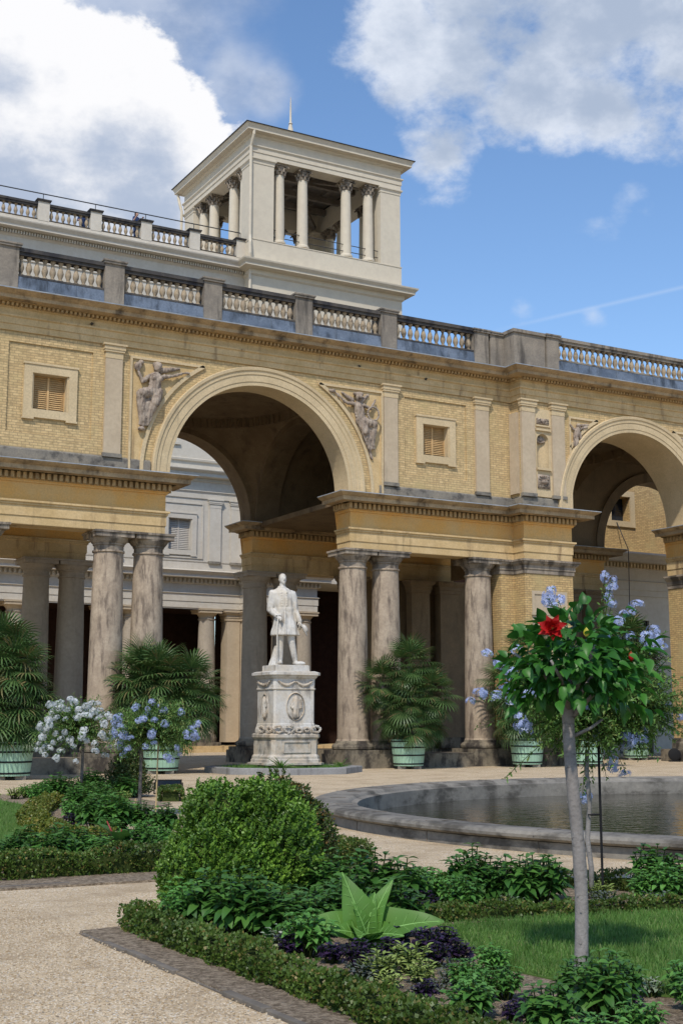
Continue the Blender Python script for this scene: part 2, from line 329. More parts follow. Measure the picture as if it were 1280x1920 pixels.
def scatter(name, mat, tv, tf, pos, d, nrm, size, parent=None, smooth=False, wid=None):
    """one mesh made of a small quad template repeated at every point"""
    tv = np.array(tv, float); tf = np.array(tf); pos = np.asarray(pos, float); d = np.asarray(d, float); nrm = np.asarray(nrm, float); n = len(pos)
    size = np.broadcast_to(np.asarray(size, float), (n,)); wid = size if wid is None else np.broadcast_to(np.asarray(wid, float), (n,))
    a, b, c = frames(d, nrm)
    V = pos[:, None]+a[:, None]*(tv[None, :, 0:1]*wid[:, None, None])+b[:, None]*(tv[None, :, 1:2]*size[:, None, None])+c[:, None]*(tv[None, :, 2:3]*size[:, None, None])
    V = V.reshape(-1, 3); F = (tf[None]+(np.arange(n)*len(tv))[:, None, None]).reshape(-1, 4)
    me = bpy.data.meshes.new(name); me.vertices.add(len(V)); me.vertices.foreach_set('co', V.ravel())
    me.loops.add(F.size); me.loops.foreach_set('vertex_index', F.ravel().astype(np.int32))
    me.polygons.add(len(F)); me.polygons.foreach_set('loop_start', np.arange(0, F.size, 4, dtype=np.int32))
    me.update(calc_edges=True); me.validate()
    me.materials.append(M[mat]);
    if smooth: me.shade_smooth()
    o = bpy.data.objects.new(name, me); COL.objects.link(o)
    if parent is not None: o.parent = parent
    return o
L4 = ([(0, 0, 0), (.3, .45, .06), (0, 1, -.05), (-.3, .45, .06)], [(0, 1, 2, 3)])
BL = ([(0, 0, 0), (.5, .45, .02), (0, 1, 0), (-.5, .45, .02)], [(0, 1, 2, 3)])
def leaf_t(w=.28, droop=.25, fold=.07, rows=3, sharp=1.0, wave=0):
    vs = []; fs = []
    for i in range(rows+1):
        t = i/rows; ww = w*(sin(pi*min(1, t*.92+.06)**sharp)); z = -droop*t*t+.06*t; wv = wave*sin(t*9)
        vs += [(-ww, t, z+fold*ww*4+wv), (0, t, z), (ww, t, z+fold*ww*4-wv)]
    for i in range(rows):
        a = i*3; b = a+3; fs += [(a, a+1, b+1, b), (a+1, a+2, b+2, b+1)]
    return vs, fs
LEAF = leaf_t(); LEAFR = leaf_t(.36, .3, .1); LEAFN = leaf_t(.2, .35, .05); LEAFBIG = leaf_t(.3, .45, .1, 7, .8, .02)
def frame_pt(u, z, v): return (u*RT.x+v*hd.x, u*RT.y+v*hd.y, z)
def rnd_dirs(n, zmin=-1, zmax=1):
    z = np.random.uniform(zmin, zmax, n); a = np.random.uniform(0, 2*pi, n); r = np.sqrt(1-z*z); return np.c_[r*np.cos(a), r*np.sin(a), z]
def lump(p, s=1.0, seed=0): return noise.noise(Vector((p[0]*s+seed, p[1]*s-seed, p[2]*s+seed*.5)))

# ================================================================== GROUND
g = MB(); n_ = 0
gr = MB(); gq = [(0+r*cos(2*pi*i/120), -23.2+r*sin(2*pi*i/120), 0) for r in (8.8, 40, 900) for i in range(120)]
gr.add(gq, [(r*120+i, r*120+(i+1) % 120, (r+1)*120+(i+1) % 120, (r+1)*120+i) for r in (0, 1) for i in range(120)]); struct('ground', gr, 'gravel')
def ring_sheet(cx, cy, R0, z): pass
# ================================================================== YELLOW GALLERY BUILDING
GB = thing('gallery_building', 'yellow brick gallery with tall arches, paired stone columns and a balustrade along its roof', 'building')
ARCH = [(-.02, 7.33), (0, 7.35), (0, 7.6), (.03, 7.6), (.03, 7.9), (.07, 7.93), (.07, 7.98), (.12, 8.0), (.12, 8.06), (.02, 8.08)]
FRZ = [(.02, 8.08), (.0, 8.1), (.0, 8.6), (.05, 8.61), (.05, 8.65), (.1, 8.68)]
DEN = [(.1, 8.68), (.1, 8.9), (.26, 8.9)]
COR = [(.26, 8.9), (.3, 8.93), (.56, 8.93), (.6, 8.9), (.6, 9.03), (.68, 9.07), (.77, 9.13), (.78, 9.155)]
def lower_entab(path, nm=''):
    MB().sweep(path, ARCH).build('architrave', 'tan', GB); MB().sweep(path, FRZ).build('frieze', 'yellow', GB)
    m = MB().sweep(path, DEN+[(.0, 8.9)]); m.blocks(path, .1, .23, 8.7, 8.885, .1, .185).build('dentil_course', 'dentil', GB)
    MB().sweep(path, COR+[(.2, 9.2), (0, 9.2), (0, 8.9)]).build('cornice', 'cornice', GB)
    MB().sweep(path, [(.785, 9.15), (.79, 9.175), (.5, 9.2)]).build('cornice_flashing', 'zinc', GB)
left = [(-16, 0), (-3.35, 0), (-3.35, .9)]; right = [(3.35, .9), (3.35, 0), (10.2, 0), (10.2, -.65), (12.4, -.65), (12.4, 1.25)]; far = [(18.85, 1.25), (18.85, -.65), (27, -.65)]
rleft = [(-16, 7.7), (-3.35, 7.7), (-3.35, 8.6)]; rright = [(3.35, 8.6), (3.35, 7.7), (12.8, 7.7), (12.8, 8.6)]
for p in (left, right, far, rleft, rright): lower_entab(p)
lower_entab([(16, 7.0), (20.5, 7.0), (20.5, 7.9)])
# solid cores behind the mouldings
m = MB(); m.box(-16, -3.352, .002, .9, 7.352, 9.19).box(3.352, 10.2, .002, .9, 7.352, 9.19).box(-16, -3.352, 7.702, 8.6, 7.352, 9.19).box(3.352, 12.798, 7.702, 8.6, 7.352, 9.19)
m.box(10.202, 12.398, -.648, 1.25, 7.352, 9.19).box(18.852, 27, -.648, 1.25, 7.352, 9.19).box(16, 20.498, 7.002, 7.9, 7.352, 9.19).build('beam_core', 'tan', GB)
# upper walls -----------------------------------------------------
def arch_wall(m, x0, x1, z1, cx, Rr, zs, yf, yb, n=48):
    """wall between x0..x1 with a round-headed opening, solid above it"""
    pts = [(cx-Rr*cos(pi*i/n), zs+Rr*sin(pi*i/n)) for i in range(n+1)]
    for y in (yf, yb):
        for i in range(n): a, b = pts[i], pts[i+1]; m.quad((a[0], y, a[1]), (b[0], y, b[1]), (b[0], y, z1), (a[0], y, z1))
    return pts
def win_unit(cx, y, parent, z0=10.86, z1=12.02, w=1.1, shut='shutter', fmat='arch', glass=False):
    fr = MB(); fr.frame(cx-w/2-.28, cx+w/2+.28, z0-.24, z1+.24, .26, y-.09, y+.04); fr.frame(cx-w/2-.02, cx+w/2+.02, z0-.02, z1+.02, .05, y-.045, y+.3)
    fr.box(cx-w/2-.31, cx+w/2+.31, y-.12, y+.02, z1+.24, z1+.3).box(cx-w/2-.31, cx-w/2+.05, y-.1, y+.02, z0-.3, z0-.24).box(cx+w/2-.05, cx+w/2+.31, y-.1, y+.02, z0-.3, z0-.24)
    wn_ = fr.build('window', fmat, parent)
    if glass:
        MB().box(cx-w/2, cx+w/2, y+.32, y+.34, z0, z1).build('pane', 'glass', wn_)
        MB().box(cx-.03, cx+.03, y+.28, y+.32, z0, z1).box(cx-w/2, cx+w/2, y+.28, y+.318, (z0+z1)/2-.03, (z0+z1)/2+.03).build('glazing_bar', 'iron', wn_)
    else:
        s_ = MB(); k_ = 18; h = (z1-z0)/k_
        for i in range(k_):
            z = z0+i*h
            for a, b in ((cx-w/2+.05, cx-.03), (cx+.03, cx+w/2-.05)): s_.add([(a, y+.2, z), (b, y+.2, z), (b, y+.2, z+.01), (b, y+.25, z+h), (a, y+.25, z+h), (a, y+.2, z+.01)], [(0, 1, 2, 5), (5, 2, 3, 4)])
        s_.box(cx-.03, cx+.03, y+.19, y+.24, z0, z1).box(cx-w/2, cx-w/2+.05, y+.19, y+.24, z0, z1).box(cx+w/2-.05, cx+w/2, y+.19, y+.24, z0, z1).box(cx-w/2, cx+w/2, y+.26, y+.28, z0, z1)
        s_.build('shutter', shut, wn_)
        MB().box(cx-w/2-.0, cx+w/2+.0, y-.06, y+.2, z0-.015, z0+.03).build('sill', 'greybase', wn_)
    return wn_
def bay_wall(m, x0, x1, y, cx):
    """brick bay with a sunk panel and a window opening"""
    p = (cx-1.32, cx+1.32, 10.12, 12.9); w = (cx-.55, cx+.55, 10.86, 12.02)
    m.hbox(x0, x1, 9.15, 13.25, y, [p]); m.reveal(*p, y, y+.05); m.hbox(*p, y+.05, [w]); m.reveal(*w, y+.05, y+.45); m.hbox(*w, y+.45)
wall = MB(); cxs = {}
bay_wall(wall, -16, -4.15+0, 0, -7.17) if False else None
wall.hbox(-16, -9.3, 9.15, 13.25, 0); bay_wall(wall, -9.3, -3.25, 0, -7.17); bay_wall(wall, 3.25, 10.2, 0, 6.88)
arch_wall(wall, -3.25, 3.25, 13.25, 0, 3.25, 9.3, 0, .9); wall.quad((-3.25, 0, 9.15), (-3.25, 0, 9.3), (-3.25, .9, 9.3), (-3.25, .9, 9.15))
wall.hbox(-16, -3.25, 9.15, 13.25, .9).hbox(3.25, 10.2, 9.15, 13.25, .9)
wall.quad((10.2, 0, 9.15), (10.2, -.65, 9.15), (10.2, -.65, 13.25), (10.2, 0, 13.25)); wall.hbox(10.2, 12.4, 9.15, 13.25, -.65, [(10.82, 11.42, 10.7, 12.06)])
arch_wall(wall, 12.4, 18.9, 13.25, 15.65, 3.25, 9.3, -.65, 1.25); wall.hbox(18.9, 27, 9.15, 13.25, -.65); wall.hbox(10.2, 12.4, 9.15, 13.25, 1.25); wall.hbox(18.9, 27, 9.15, 13.25, 1.25)
wall.build('brick_wall', 'brick', GB)
win_unit(-7.17, .05, GB); win_unit(6.88, .05, GB)
def ring(m, cx, zs, y, prof, a0=0, a1=pi, n=56, legs=.12):
    vs = []; k_ = len(prof); rows = []
    if legs: rows.append([(cx-r, y+o, zs-legs) for r, o in prof])
    for i in range(n+1): a = a0+(a1-a0)*i/n; rows.append([(cx-r*cos(a), y+o, zs+r*sin(a)) for r, o in prof])
    if legs: rows.append([(cx+r, y+o, zs-legs) for r, o in prof])
    for rw in rows: vs += rw
    m.add(vs, [(i*k_+j, (i+1)*k_+j, (i+1)*k_+j+1, i*k_+j+1) for i in range(len(rows)-1) for j in range(k_-1)]); return m
ARV = [(3.25, .9), (3.25, -.06), (3.38, -.065), (3.38, -.085), (3.6, -.09), (3.62, -.115), (3.72, -.12), (3.76, -.16), (3.85, -.17), (3.87, -.13), (3.87, .02)]
ring(MB(), 0, 9.3, 0, ARV).build('archivolt', 'arch', GB); ring(MB(), 15.65, 9.3, -.65, [(3.25, 1.9)]+ARV[1:]).build('archivolt', 'arch', GB)
def spandrel(cx, y, R0, ztop, xe, sgn, zb=9.18):
    """sunk triangular stucco panel beside an arch; sgn -1 left of it, +1 right"""
    fr = MB(); pan = MB(); n = 26; xt = sqrt(max(.01, R0*R0-(ztop-9.3)**2))
    def low(dx): return 9.3+sqrt(max(0, R0*R0-dx*dx)) if dx < R0 else zb
    xs = [xt+(xe-xt)*i/n for i in range(n+1)]
    for i in range(n):
        a, b = xs[i], xs[i+1]; za = max(low(a), zb) if a < R0 else zb; zb_ = max(low(b), zb) if b < R0 else zb
        pan.quad((cx+sgn*a, y-.012, za), (cx+sgn*b, y-.012, zb_), (cx+sgn*b, y-.012, ztop), (cx+sgn*a, y-.012, ztop))
    # frame bars
    X0, X1 = sorted((cx+sgn*xt, cx+sgn*xe)); fr.box(X0, X1, y-.07, y, ztop-.02, ztop+.06)
    e0, e1 = sorted((cx+sgn*xe, cx+sgn*(xe+.07))); fr.box(e0, e1, y-.07, y, zb, ztop+.06)
    am = math.acos(min(1, (xt)/R0)) ; pr = [(R0-.02, .0), (R0-.02, -.07), (R0+.1, -.07), (R0+.1, 0)]
    a1 = am; a0 = 0 if xe >= R0 else math.acos(xe/R0); vs = []; k_ = 4; nn = 30
    for i in range(nn+1): a = a0+(a1-a0)*i/nn; vs += [(cx+sgn*r*cos(a), y+o, 9.3+r*sin(a)) for r, o in pr]
    if a0 == 0: vs = [(cx+sgn*r, y+o, zb) for r, o in pr]+vs; nn += 1
    fr.add(vs, [(i*k_+j, (i+1)*k_+j, (i+1)*k_+j+1, i*k_+j+1) for i in range(nn) for j in range(3)])
    p = fr.build('spandrel_frame', 'arch', GB); pan.build('panel', 'tan', p); return p
for sgn in (-1, 1): spandrel(0, 0, 4.17, 12.9, 4.58, sgn); spandrel(15.65, -.65, 3.95, 12.78, 3.2, sgn)
# pilasters
def pilaster(x0, x1, y, parent, z0=9.74, z1=12.77, pr=.1, mat='pil', cap='arch'):
    p = MB().box(x0, x1, y-pr, y, z0, z1).build('pilaster', mat, parent); e = .085; c = MB()
    for a, b, ex in ((z1, z1+.2, .012), (z1+.2, z1+.27, .05), (z1+.27, z1+.4, .07), (z1+.4, z1+.46, .11)): c.box(x0-ex, x1+ex, y-pr-ex, y, a, b)
    c.build('capital', cap, p); MB().box(x0-.03, x1+.03, y-pr-.03, y, z0-.12, z0).build('base', 'greybase', p); return p
for a, b in ((-10.4, -9.8), (-5.47, -4.92), (4.67, 5.23), (8.56, 9.14)): pilaster(a, b, 0, GB)
pilaster(10.13, 10.72, -.65, GB, pr=.13); pilaster(11.52, 12.1, -.65, GB, pr=.13)
MB().box(10.08, 10.2, -.5, -.05, 9.74, 12.77).build('pilaster', 'pil', GB)
# grey cement course at the foot of the brick
MB().sweep(left[:2][:1]+[(-3.9, 0)], [(0, 9.18), (.07, 9.18), (.055, 9.6), (0, 9.66)]).build('cement_course', 'greybase', GB)
MB().sweep([(4.5, 0), (10.2, 0), (10.2, -.65), (11.75, -.65)], [(0, 9.18), (.07, 9.18), (.055, 9.58), (0, 9.64)]).build('cement_course', 'greybase', GB)
# upper entablature and roof edge
UP = [(-16, 0), (10.2, 0), (10.2, -.65), (27, -.65)]
MB().sweep(UP, [(0, 13.22), (.06, 13.22), (.06, 13.42), (.09, 13.42), (.09, 13.62), (.14, 13.65), (.14, 13.7), (.05, 13.72), (.05, 13.9), (.12, 13.94)]).build('architrave', 'tan', GB)
m = MB().sweep(UP, [(.12, 13.94), (.12, 14.04), (.3, 14.06)]); m.blocks(UP, .12, .26, 13.95, 14.04, .07, .14).build('dentil_course', 'dentil', GB)
MB().sweep(UP, [(.3, 14.06), (.56, 14.07), (.56, 14.18), (.64, 14.22), (.76, 14.29), (.77, 14.31), (0, 14.36)]).build('cornice', 'cornice', GB)
MB().sweep(UP, [(.775, 14.3), (.785, 14.33), (.4, 14.37)]).build('cornice_flashing', 'zinc', GB)
MB().box(-16, 27, .3, 9.0, 13.9, 14.34).build('roof', 'slate', GB)
MB().box(-16, -1.0, 3.6, 8.5, 14.34, 16.15).build('roof_dormer', 'slate', GB)  # low dark slate mass filling the gaps behind the balusters
# balustrade -----------------------------------------------------
BALP = [(.085, 0), (.085, .06), (.05, .08), (.055, .12), (.095, .22), (.1, .28), (.075, .38), (.048, .46), (.04, .52), (.062, .54), (.062, .57), (.085, .575), (.085, .64)]
def balustrade(x0, x1, y, parent, n, zb=14.92, sc=1.0, railm='rail', skirt='lead', z_sk=14.34, balm='baluster', proto=None):
    r = MB().box(x0, x1, y-.02*sc, y+.3*sc, zb+.62*sc, zb+.72*sc).box(x0, x1, y-.07*sc, y+.35*sc, zb+.72*sc, zb+.84*sc).box(x0, x1, y-.03, y+.3*sc, zb-.06, zb).build('balustrade', railm, parent)
    if skirt: MB().add([(x0, y-.09, z_sk), (x1, y-.09, z_sk), (x1, y-.02, zb-.062), (x0, y-.02, zb-.062), (x0, y+.3, z_sk), (x1, y+.3, z_sk), (x1, y+.3, zb-.062), (x0, y+.3, zb-.062)], [(0, 1, 2, 3), (4, 7, 6, 5), (0, 3, 7, 4), (1, 5, 6, 2), (3, 2, 6, 7)]).build('lead_skirt', skirt, r)
    if skirt:
        sm_ = MB(); ks = max(2, int((x1-x0)/.85))
        for i in range(1, ks): xx = x0+(x1-x0)*i/ks; sm_.add([(xx-.012, y-.1, z_sk), (xx+.012, y-.1, z_sk), (xx+.012, y-.03, zb-.06), (xx-.012, y-.03, zb-.06), (xx, y-.118, z_sk), (xx, y-.048, zb-.06)], [(0, 4, 5, 3), (4, 1, 2, 5)])
        sm_.build('sheet_seam', skirt, r)
    st = (x1-x0)/n
    for i in range(n):
        if proto is None: o = smooth_angle(MB().lathe([(a*sc, b*sc) for a, b in BALP], 12).build('baluster', balm, r)); proto = o
        else: o = proto.copy(); COL.objects.link(o); o.parent = r
        o.location = (x0+st*(i+.5), y+.14*sc, zb)
        o.rotation_euler = (0, 0, random.random())
    return proto
def pier(x0, x1, y0, y1, z0, z1, mat='parapet', capm='parapet', nm='balustrade_pier', parent=None):
    p = MB().box(x0, x1, y0, y1, z0, z1).build(nm, mat, parent or GB); MB().box(x0-.05, x1+.05, y0-.06, y1+.04, z1, z1+.07).box(x0-.08, x1+.08, y0-.09, y1+.06, z1+.07, z1+.12).build('cap', capm, p)
    return p
px = [-12.07, -8.71, -5.35, -1.99, 1.37, 4.73]; pr = None
for i, x in enumerate(px):
    pier(x-.32, x+.32, -.36, .3, 14.34, 15.74)
    x1 = px[i+1]-.32 if i+1 < len(px) else 8.38
    pr = balustrade(x+.32, x1, -.28, GB, 11 if i+1 < len(px) else 12, proto=pr)
pier(8.38, 9.0, -.36, .3, 14.34, 15.62); pier(9.1, 9.75, -.33, .3, 14.34, 15.62, nm='parapet_wall')
MB().box(9.72, 11.15, -.93, -.3, 14.34, 15.66).box(9.66, 11.16, -1.0, -.3, 15.66, 15.78).build('parapet_wall', 'parapet', GB)
pier(11.2, 11.75, -.99, -.4, 14.34, 15.66)
pr = balustrade(11.75, 19.2, -.93, GB, 27, zb=14.9, proto=pr, railm='parapet'); pier(19.2, 19.8, -1.0, -.3, 14.34, 15.66)
# columns --------------------------------------------------------
def colprof(H, r0, r1):
    pr_ = []
    for i in range(13): t = i/12; pr_.append((r0-(r0-r1)*(t**1.6), H*t))
    return pr_
def column_proto(mat='column', capm='cap'):
    c = smooth_angle(MB().lathe([(.56, .9), (.53, .96)]+[(r, z+.96) for r, z in colprof(5.72, .53, .455)]+[(.5, 6.7), (.5, 6.75)], 32).build('column', mat, GB), 30)
    cp = MB().lathe([(.455, 6.75), (.455, 6.9), (.49, 6.92), (.49, 6.97), (.52, 6.98), (.6, 7.08), (.62, 7.12), (.62, 7.14)], 32); cp.box(-.62, .62, -.62, .62, 7.14, 7.27).box(-.66, .66, -.66, .66, 7.27, 7.335)
    smooth_angle(cp.build('capital', capm, c), 30)
    bs = MB().lathe([(.66, .6), (.7, .64), (.71, .71), (.68, .78), (.6, .82), (.58, .86), (.56, .9)], 32); bs.box(-.72, .72, -.72, .72, .47, .6)
    smooth_angle(bs.build('base', 'plinth', c), 30); return c
c0 = column_proto(); c1_ = column_proto('column_plain', 'column_plain')
def put(proto, x, y, used=[set()]):
    o = proto
    if proto.name in used[0]: o = copy_tree(proto, GB)
    else: used[0].add(proto.name)
    o.location = (x, y, 0); return o
for x in (-12.7, -8.92, -5.02, -3.71, 3.71, 5.02, 8.92): put(c0, x, .46)
for x in (-12.7, -8.92, -5.02, -3.71, 3.71, 5.02): put(c1_, x, 8.15)
# plinth steps ---------------------------------------------------
MB().prism([(-16, -.3), (-2.95, -.3), (-2.95, 1.25), (-16, 1.25)], 0, .47).build('plinth', 'plinth', GB); MB().prism([(2.95, -.3), (9.75, -.3), (9.75, -.95), (12.85, -.95), (12.85, 1.25), (2.95, 1.25)], 0, .47).build('plinth', 'plinth', GB)
MB().box(-16, -2.95, 7.3, 9, 0, .47).build('plinth', 'plinth', GB); MB().box(2.95, 14, 7.3, 9, 0, .47).build('plinth', 'plinth', GB); MB().box(18.45, 27, -.95, 1.6, 0, .47).build('plinth', 'plinth', GB)
# brick piers of the projecting bay with niche
def brick_pier(m, x0, x1, y0, y1): m.box(x0, x1, y0, y1, .9, 6.85)
bp = MB(); bp.box(9.6, 10.198, 0, .9, .9, 6.85)
bp.hbox(10.2, 12.4, .9, 6.85, -.65, [(10.5, 12.1, 1.9, 6.2)]).quad((10.2, 0, .9), (10.2, -.65, .9), (10.2, -.65, 6.85), (10.2, 0, 6.85)); bp.quad((12.4, -.65, .9), (12.4, .9, .9), (12.4, .9, 6.85), (12.4, -.65, 6.85)).hbox(10.2, 12.4, .9, 6.85, .9)
bp.build('brick_pier', 'brick_warm', GB); MB().box(18.85, 27, -.65, 1.25, .9, 6.85).build('brick_pier', 'brick_warm', GB)
PC = [(0, 6.8), (.04, 6.82), (.04, 6.95), (.07, 6.97), (.07, 7.1), (.16, 7.18), (.18, 7.24), (.22, 7.25), (.22, 7.32), (0, 7.345)]
MB().sweep([(9.6, .9), (9.6, 0), (10.2, 0), (10.2, -.65), (12.4, -.65), (12.4, .9)], PC).build('pier_capital', 'cap', GB); MB().sweep([(18.85, 1.25), (18.85, -.65), (27, -.65)], PC).build('pier_capital', 'cap', GB)
MB().sweep([(9.6, .9), (9.6, 0), (10.2, 0), (10.2, -.65), (12.4, -.65), (12.4, .9)], [(0, .47), (.12, .47), (.12, .7), (.06, .78), (.06, .86), (0, .9)]).build('pier_base', 'plinth', GB); MB().sweep([(18.85, 1.25), (18.85, -.65), (27, -.65)], [(0, .47), (.12, .47), (.12, .7), (.06, .78), (.06, .86), (0, .9)]).build('pier_base', 'plinth', GB)
# lower niche (arched recess in a stucco surround with a plain tablet above)
def niche(cx, y, w, z0, zs, parent, mat='arch', depth=.4, nm='niche'):
    r = w/2; m = MB(); n = 20; k_ = 10
    for i in range(n):   # half-cylinder body
        a, b = pi*i/n, pi*(i+1)/n; m.quad((cx-r*cos(a), y+depth*sin(a), z0), (cx-r*cos(b), y+depth*sin(b), z0), (cx-r*cos(b), y+depth*sin(b), zs), (cx-r*cos(a), y+depth*sin(a), zs))
    for j in range(k_):  # quarter-sphere head
        p, q = pi/2*j/k_, pi/2*(j+1)/k_
        for i in range(n):
            a, b = pi*i/n, pi*(i+1)/n
            f = lambda a, p: (cx-r*cos(a)*cos(p), y+depth*sin(a)*cos(p), zs+r*sin(p))
            m.quad(f(a, p), f(b, p), f(b, q), f(a, q))
    o = m.build(nm, mat, parent, True); return o
def niche_face(m, x0, x1, z0, z1, cx, r, nz0, zs, y, n=24):
    m.hbox(x0, x1, z0, z1, y, [(cx-r, cx+r, nz0, zs+r+.001)])
    pts = [(cx-r*cos(pi*i/n), zs+r*sin(pi*i/n)) for i in range(n+1)]
    for i in range(n): a, b = pts[i], pts[i+1]; m.quad((a[0], y, a[1]), (b[0], y, b[1]), (b[0], y, zs+r+.001), (a[0], y, zs+r+.001))
nf = MB(); niche_face(nf, 10.5, 12.1, 1.9, 5.35, 11.3, .5, 1.95, 4.7, -.655); nf.hbox(10.5, 12.1, 5.35, 6.2, -.655, [(10.62, 11.98, 5.55, 6.08)]); nf.reveal(10.62, 11.98, 5.55, 6.08, -.655, -.62).hbox(10.62, 11.98, 5.55, 6.08, -.62); nf.box(10.45, 12.15, -.72, -.656, 5.32, 5.42)
o = nf.build('niche_surround', 'pil', GB); niche(11.3, -.655, 1.0, 1.95, 4.7, o, 'arch')
ring(MB(), 11.3, 4.7, -.655, [(.5, 0), (.5, -.04), (.62, -.05), (.62, 0)], legs=2.7, n=24).build('niche_moulding', 'arch', o)
# upper niche column of ornaments between the two pilasters
nf = MB(); cxn = 11.12; niche_face(nf, 10.72, 11.52, 9.66, 12.95, cxn, .27, 10.75, 11.75, -.7); nf.box(10.8, 11.44, -.8, -.701, 10.64, 10.72).box(10.8, 11.44, -.76, -.701, 12.28, 12.34).box(10.78, 11.46, -.78, -.701, 12.12, 12.2)
o = nf.build('niche_surround', 'arch', GB); niche(cxn, -.7, .54, 10.75, 11.75, o, 'arch', .28)
# shell in its head, and two small carved tablets
sh_ = MB(); 
for i in range(9): a = pi*(i+.5)/9; sh_.tube([(cxn, -.5, 11.7), (cxn-.2*cos(a), -.56, 11.75+.2*sin(a))], [.02, .045], 6)
sh_.build('shell_ornament', 'relief', o, True)
def carved(cx, cz, w, h, y, seed):
    m = MB(); rr = random.Random(seed); m.box(cx-w/2, cx+w/2, y-.03, y, cz-h/2, cz+h/2)
    for i in range(int(w*h*220)+6): m.lathe([(0, -.02), (.035, 0), (0, .02)], 6, (cx+rr.uniform(-.42, .42)*w, y-.05, cz+rr.uniform(-.4, .4)*h))
    m.lathe([(h*.12, -.1), (h*.28, -.05), (h*.3, 0), (h*.2, .06), (.0, .08)], 10, (cx, y-.04, cz)); return m.build('carved_tablet', 'relief', o, True)
carved(cxn, 12.48, .56, .22, -.7, 1); carved(cxn, 10.22, .56, .52, -.7, 2)
# vaults ----------------------------------------------------------
def dome(cx, cy, hw, zs, n=40):
    m = MB(); Rr = hw*sqrt(2); rr_ = hw*.97; vs = []
    def h(x, y):
        d = sqrt(x*x+y*y)
        if d < rr_-.14: return zs+sqrt(Rr*Rr-rr_*rr_)+.22+.35*(1-(d/rr_)**2)
        if d < rr_: return zs+sqrt(Rr*Rr-rr_*rr_)-.07
        return zs+sqrt(max(.0, Rr*Rr-d*d))
    for i in range(n+1):
        for j in range(n+1): x, y = -hw+2*hw*i/n, -hw+2*hw*j/n; vs.append((cx+x, cy+y, h(x, y)))
    m.add(vs, [(i*(n+1)+j, (i+1)*(n+1)+j, (i+1)*(n+1)+j+1, i*(n+1)+j+1) for i in range(n) for j in range(n)]); return m
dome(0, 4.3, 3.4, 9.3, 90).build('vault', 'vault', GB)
def barrel(m, x0, x1, cy, Rr, zs, n=40, a0=0, a1=pi):
    pts = [(cy-Rr*cos(a0+(a1-a0)*i/n), zs+Rr*sin(a0+(a1-a0)*i/n)) for i in range(n+1)]
    for i in range(n): a, b = pts[i], pts[i+1]; m.quad((x0, a[0], a[1]), (x1, a[0], a[1]), (x1, b[0], b[1]), (x0, b[0], b[1]))
    return m
def rib(m, x0, x1, cy, R0, R1, zs, n=40):
    for x in (x0, x1):
        for i in range(n):
            a, b = pi*i/n, pi*(i+1)/n; m.quad((x, cy-R0*cos(a), zs+R0*sin(a)), (x, cy-R0*cos(b), zs+R0*sin(b)), (x, cy-R1*cos(b), zs+R1*sin(b)), (x, cy-R1*cos(a), zs+R1*sin(a)))
    barrel(m, x0, x1, cy, R0, zs, n)
for s_ in (1, -1):
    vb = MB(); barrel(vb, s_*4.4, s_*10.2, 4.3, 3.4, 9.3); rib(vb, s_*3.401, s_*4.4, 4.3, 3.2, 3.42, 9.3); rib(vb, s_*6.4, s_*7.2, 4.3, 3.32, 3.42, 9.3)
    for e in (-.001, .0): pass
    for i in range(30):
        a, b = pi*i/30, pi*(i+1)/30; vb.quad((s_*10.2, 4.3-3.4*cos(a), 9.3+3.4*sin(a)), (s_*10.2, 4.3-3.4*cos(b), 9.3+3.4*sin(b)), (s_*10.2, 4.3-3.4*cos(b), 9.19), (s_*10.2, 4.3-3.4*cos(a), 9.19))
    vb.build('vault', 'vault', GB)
# rear screen with its arch
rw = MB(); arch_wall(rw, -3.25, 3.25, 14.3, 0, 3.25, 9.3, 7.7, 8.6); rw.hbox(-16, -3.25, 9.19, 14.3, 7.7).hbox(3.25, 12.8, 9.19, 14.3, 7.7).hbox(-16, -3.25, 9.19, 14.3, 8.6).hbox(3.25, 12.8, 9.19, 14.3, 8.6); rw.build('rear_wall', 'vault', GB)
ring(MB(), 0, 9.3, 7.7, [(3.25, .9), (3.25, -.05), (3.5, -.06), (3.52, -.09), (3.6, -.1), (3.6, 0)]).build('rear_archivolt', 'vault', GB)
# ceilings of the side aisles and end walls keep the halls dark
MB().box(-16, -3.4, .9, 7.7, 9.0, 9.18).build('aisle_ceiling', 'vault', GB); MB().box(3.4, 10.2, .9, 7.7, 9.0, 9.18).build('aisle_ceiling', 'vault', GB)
# pilasters against the rear wall on the right, door and dark rooms
for a, b in ((10.42, 11.3), (11.83, 12.77), (7.2, 8.1)):
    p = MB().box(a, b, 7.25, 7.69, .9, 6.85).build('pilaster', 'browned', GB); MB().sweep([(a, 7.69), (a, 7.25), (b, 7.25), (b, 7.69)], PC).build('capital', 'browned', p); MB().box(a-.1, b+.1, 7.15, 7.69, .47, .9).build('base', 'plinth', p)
MB().box(7.7, 12.6, 8.0, 8.2, .47, 7.35).build('rear_wall', 'vault', GB)
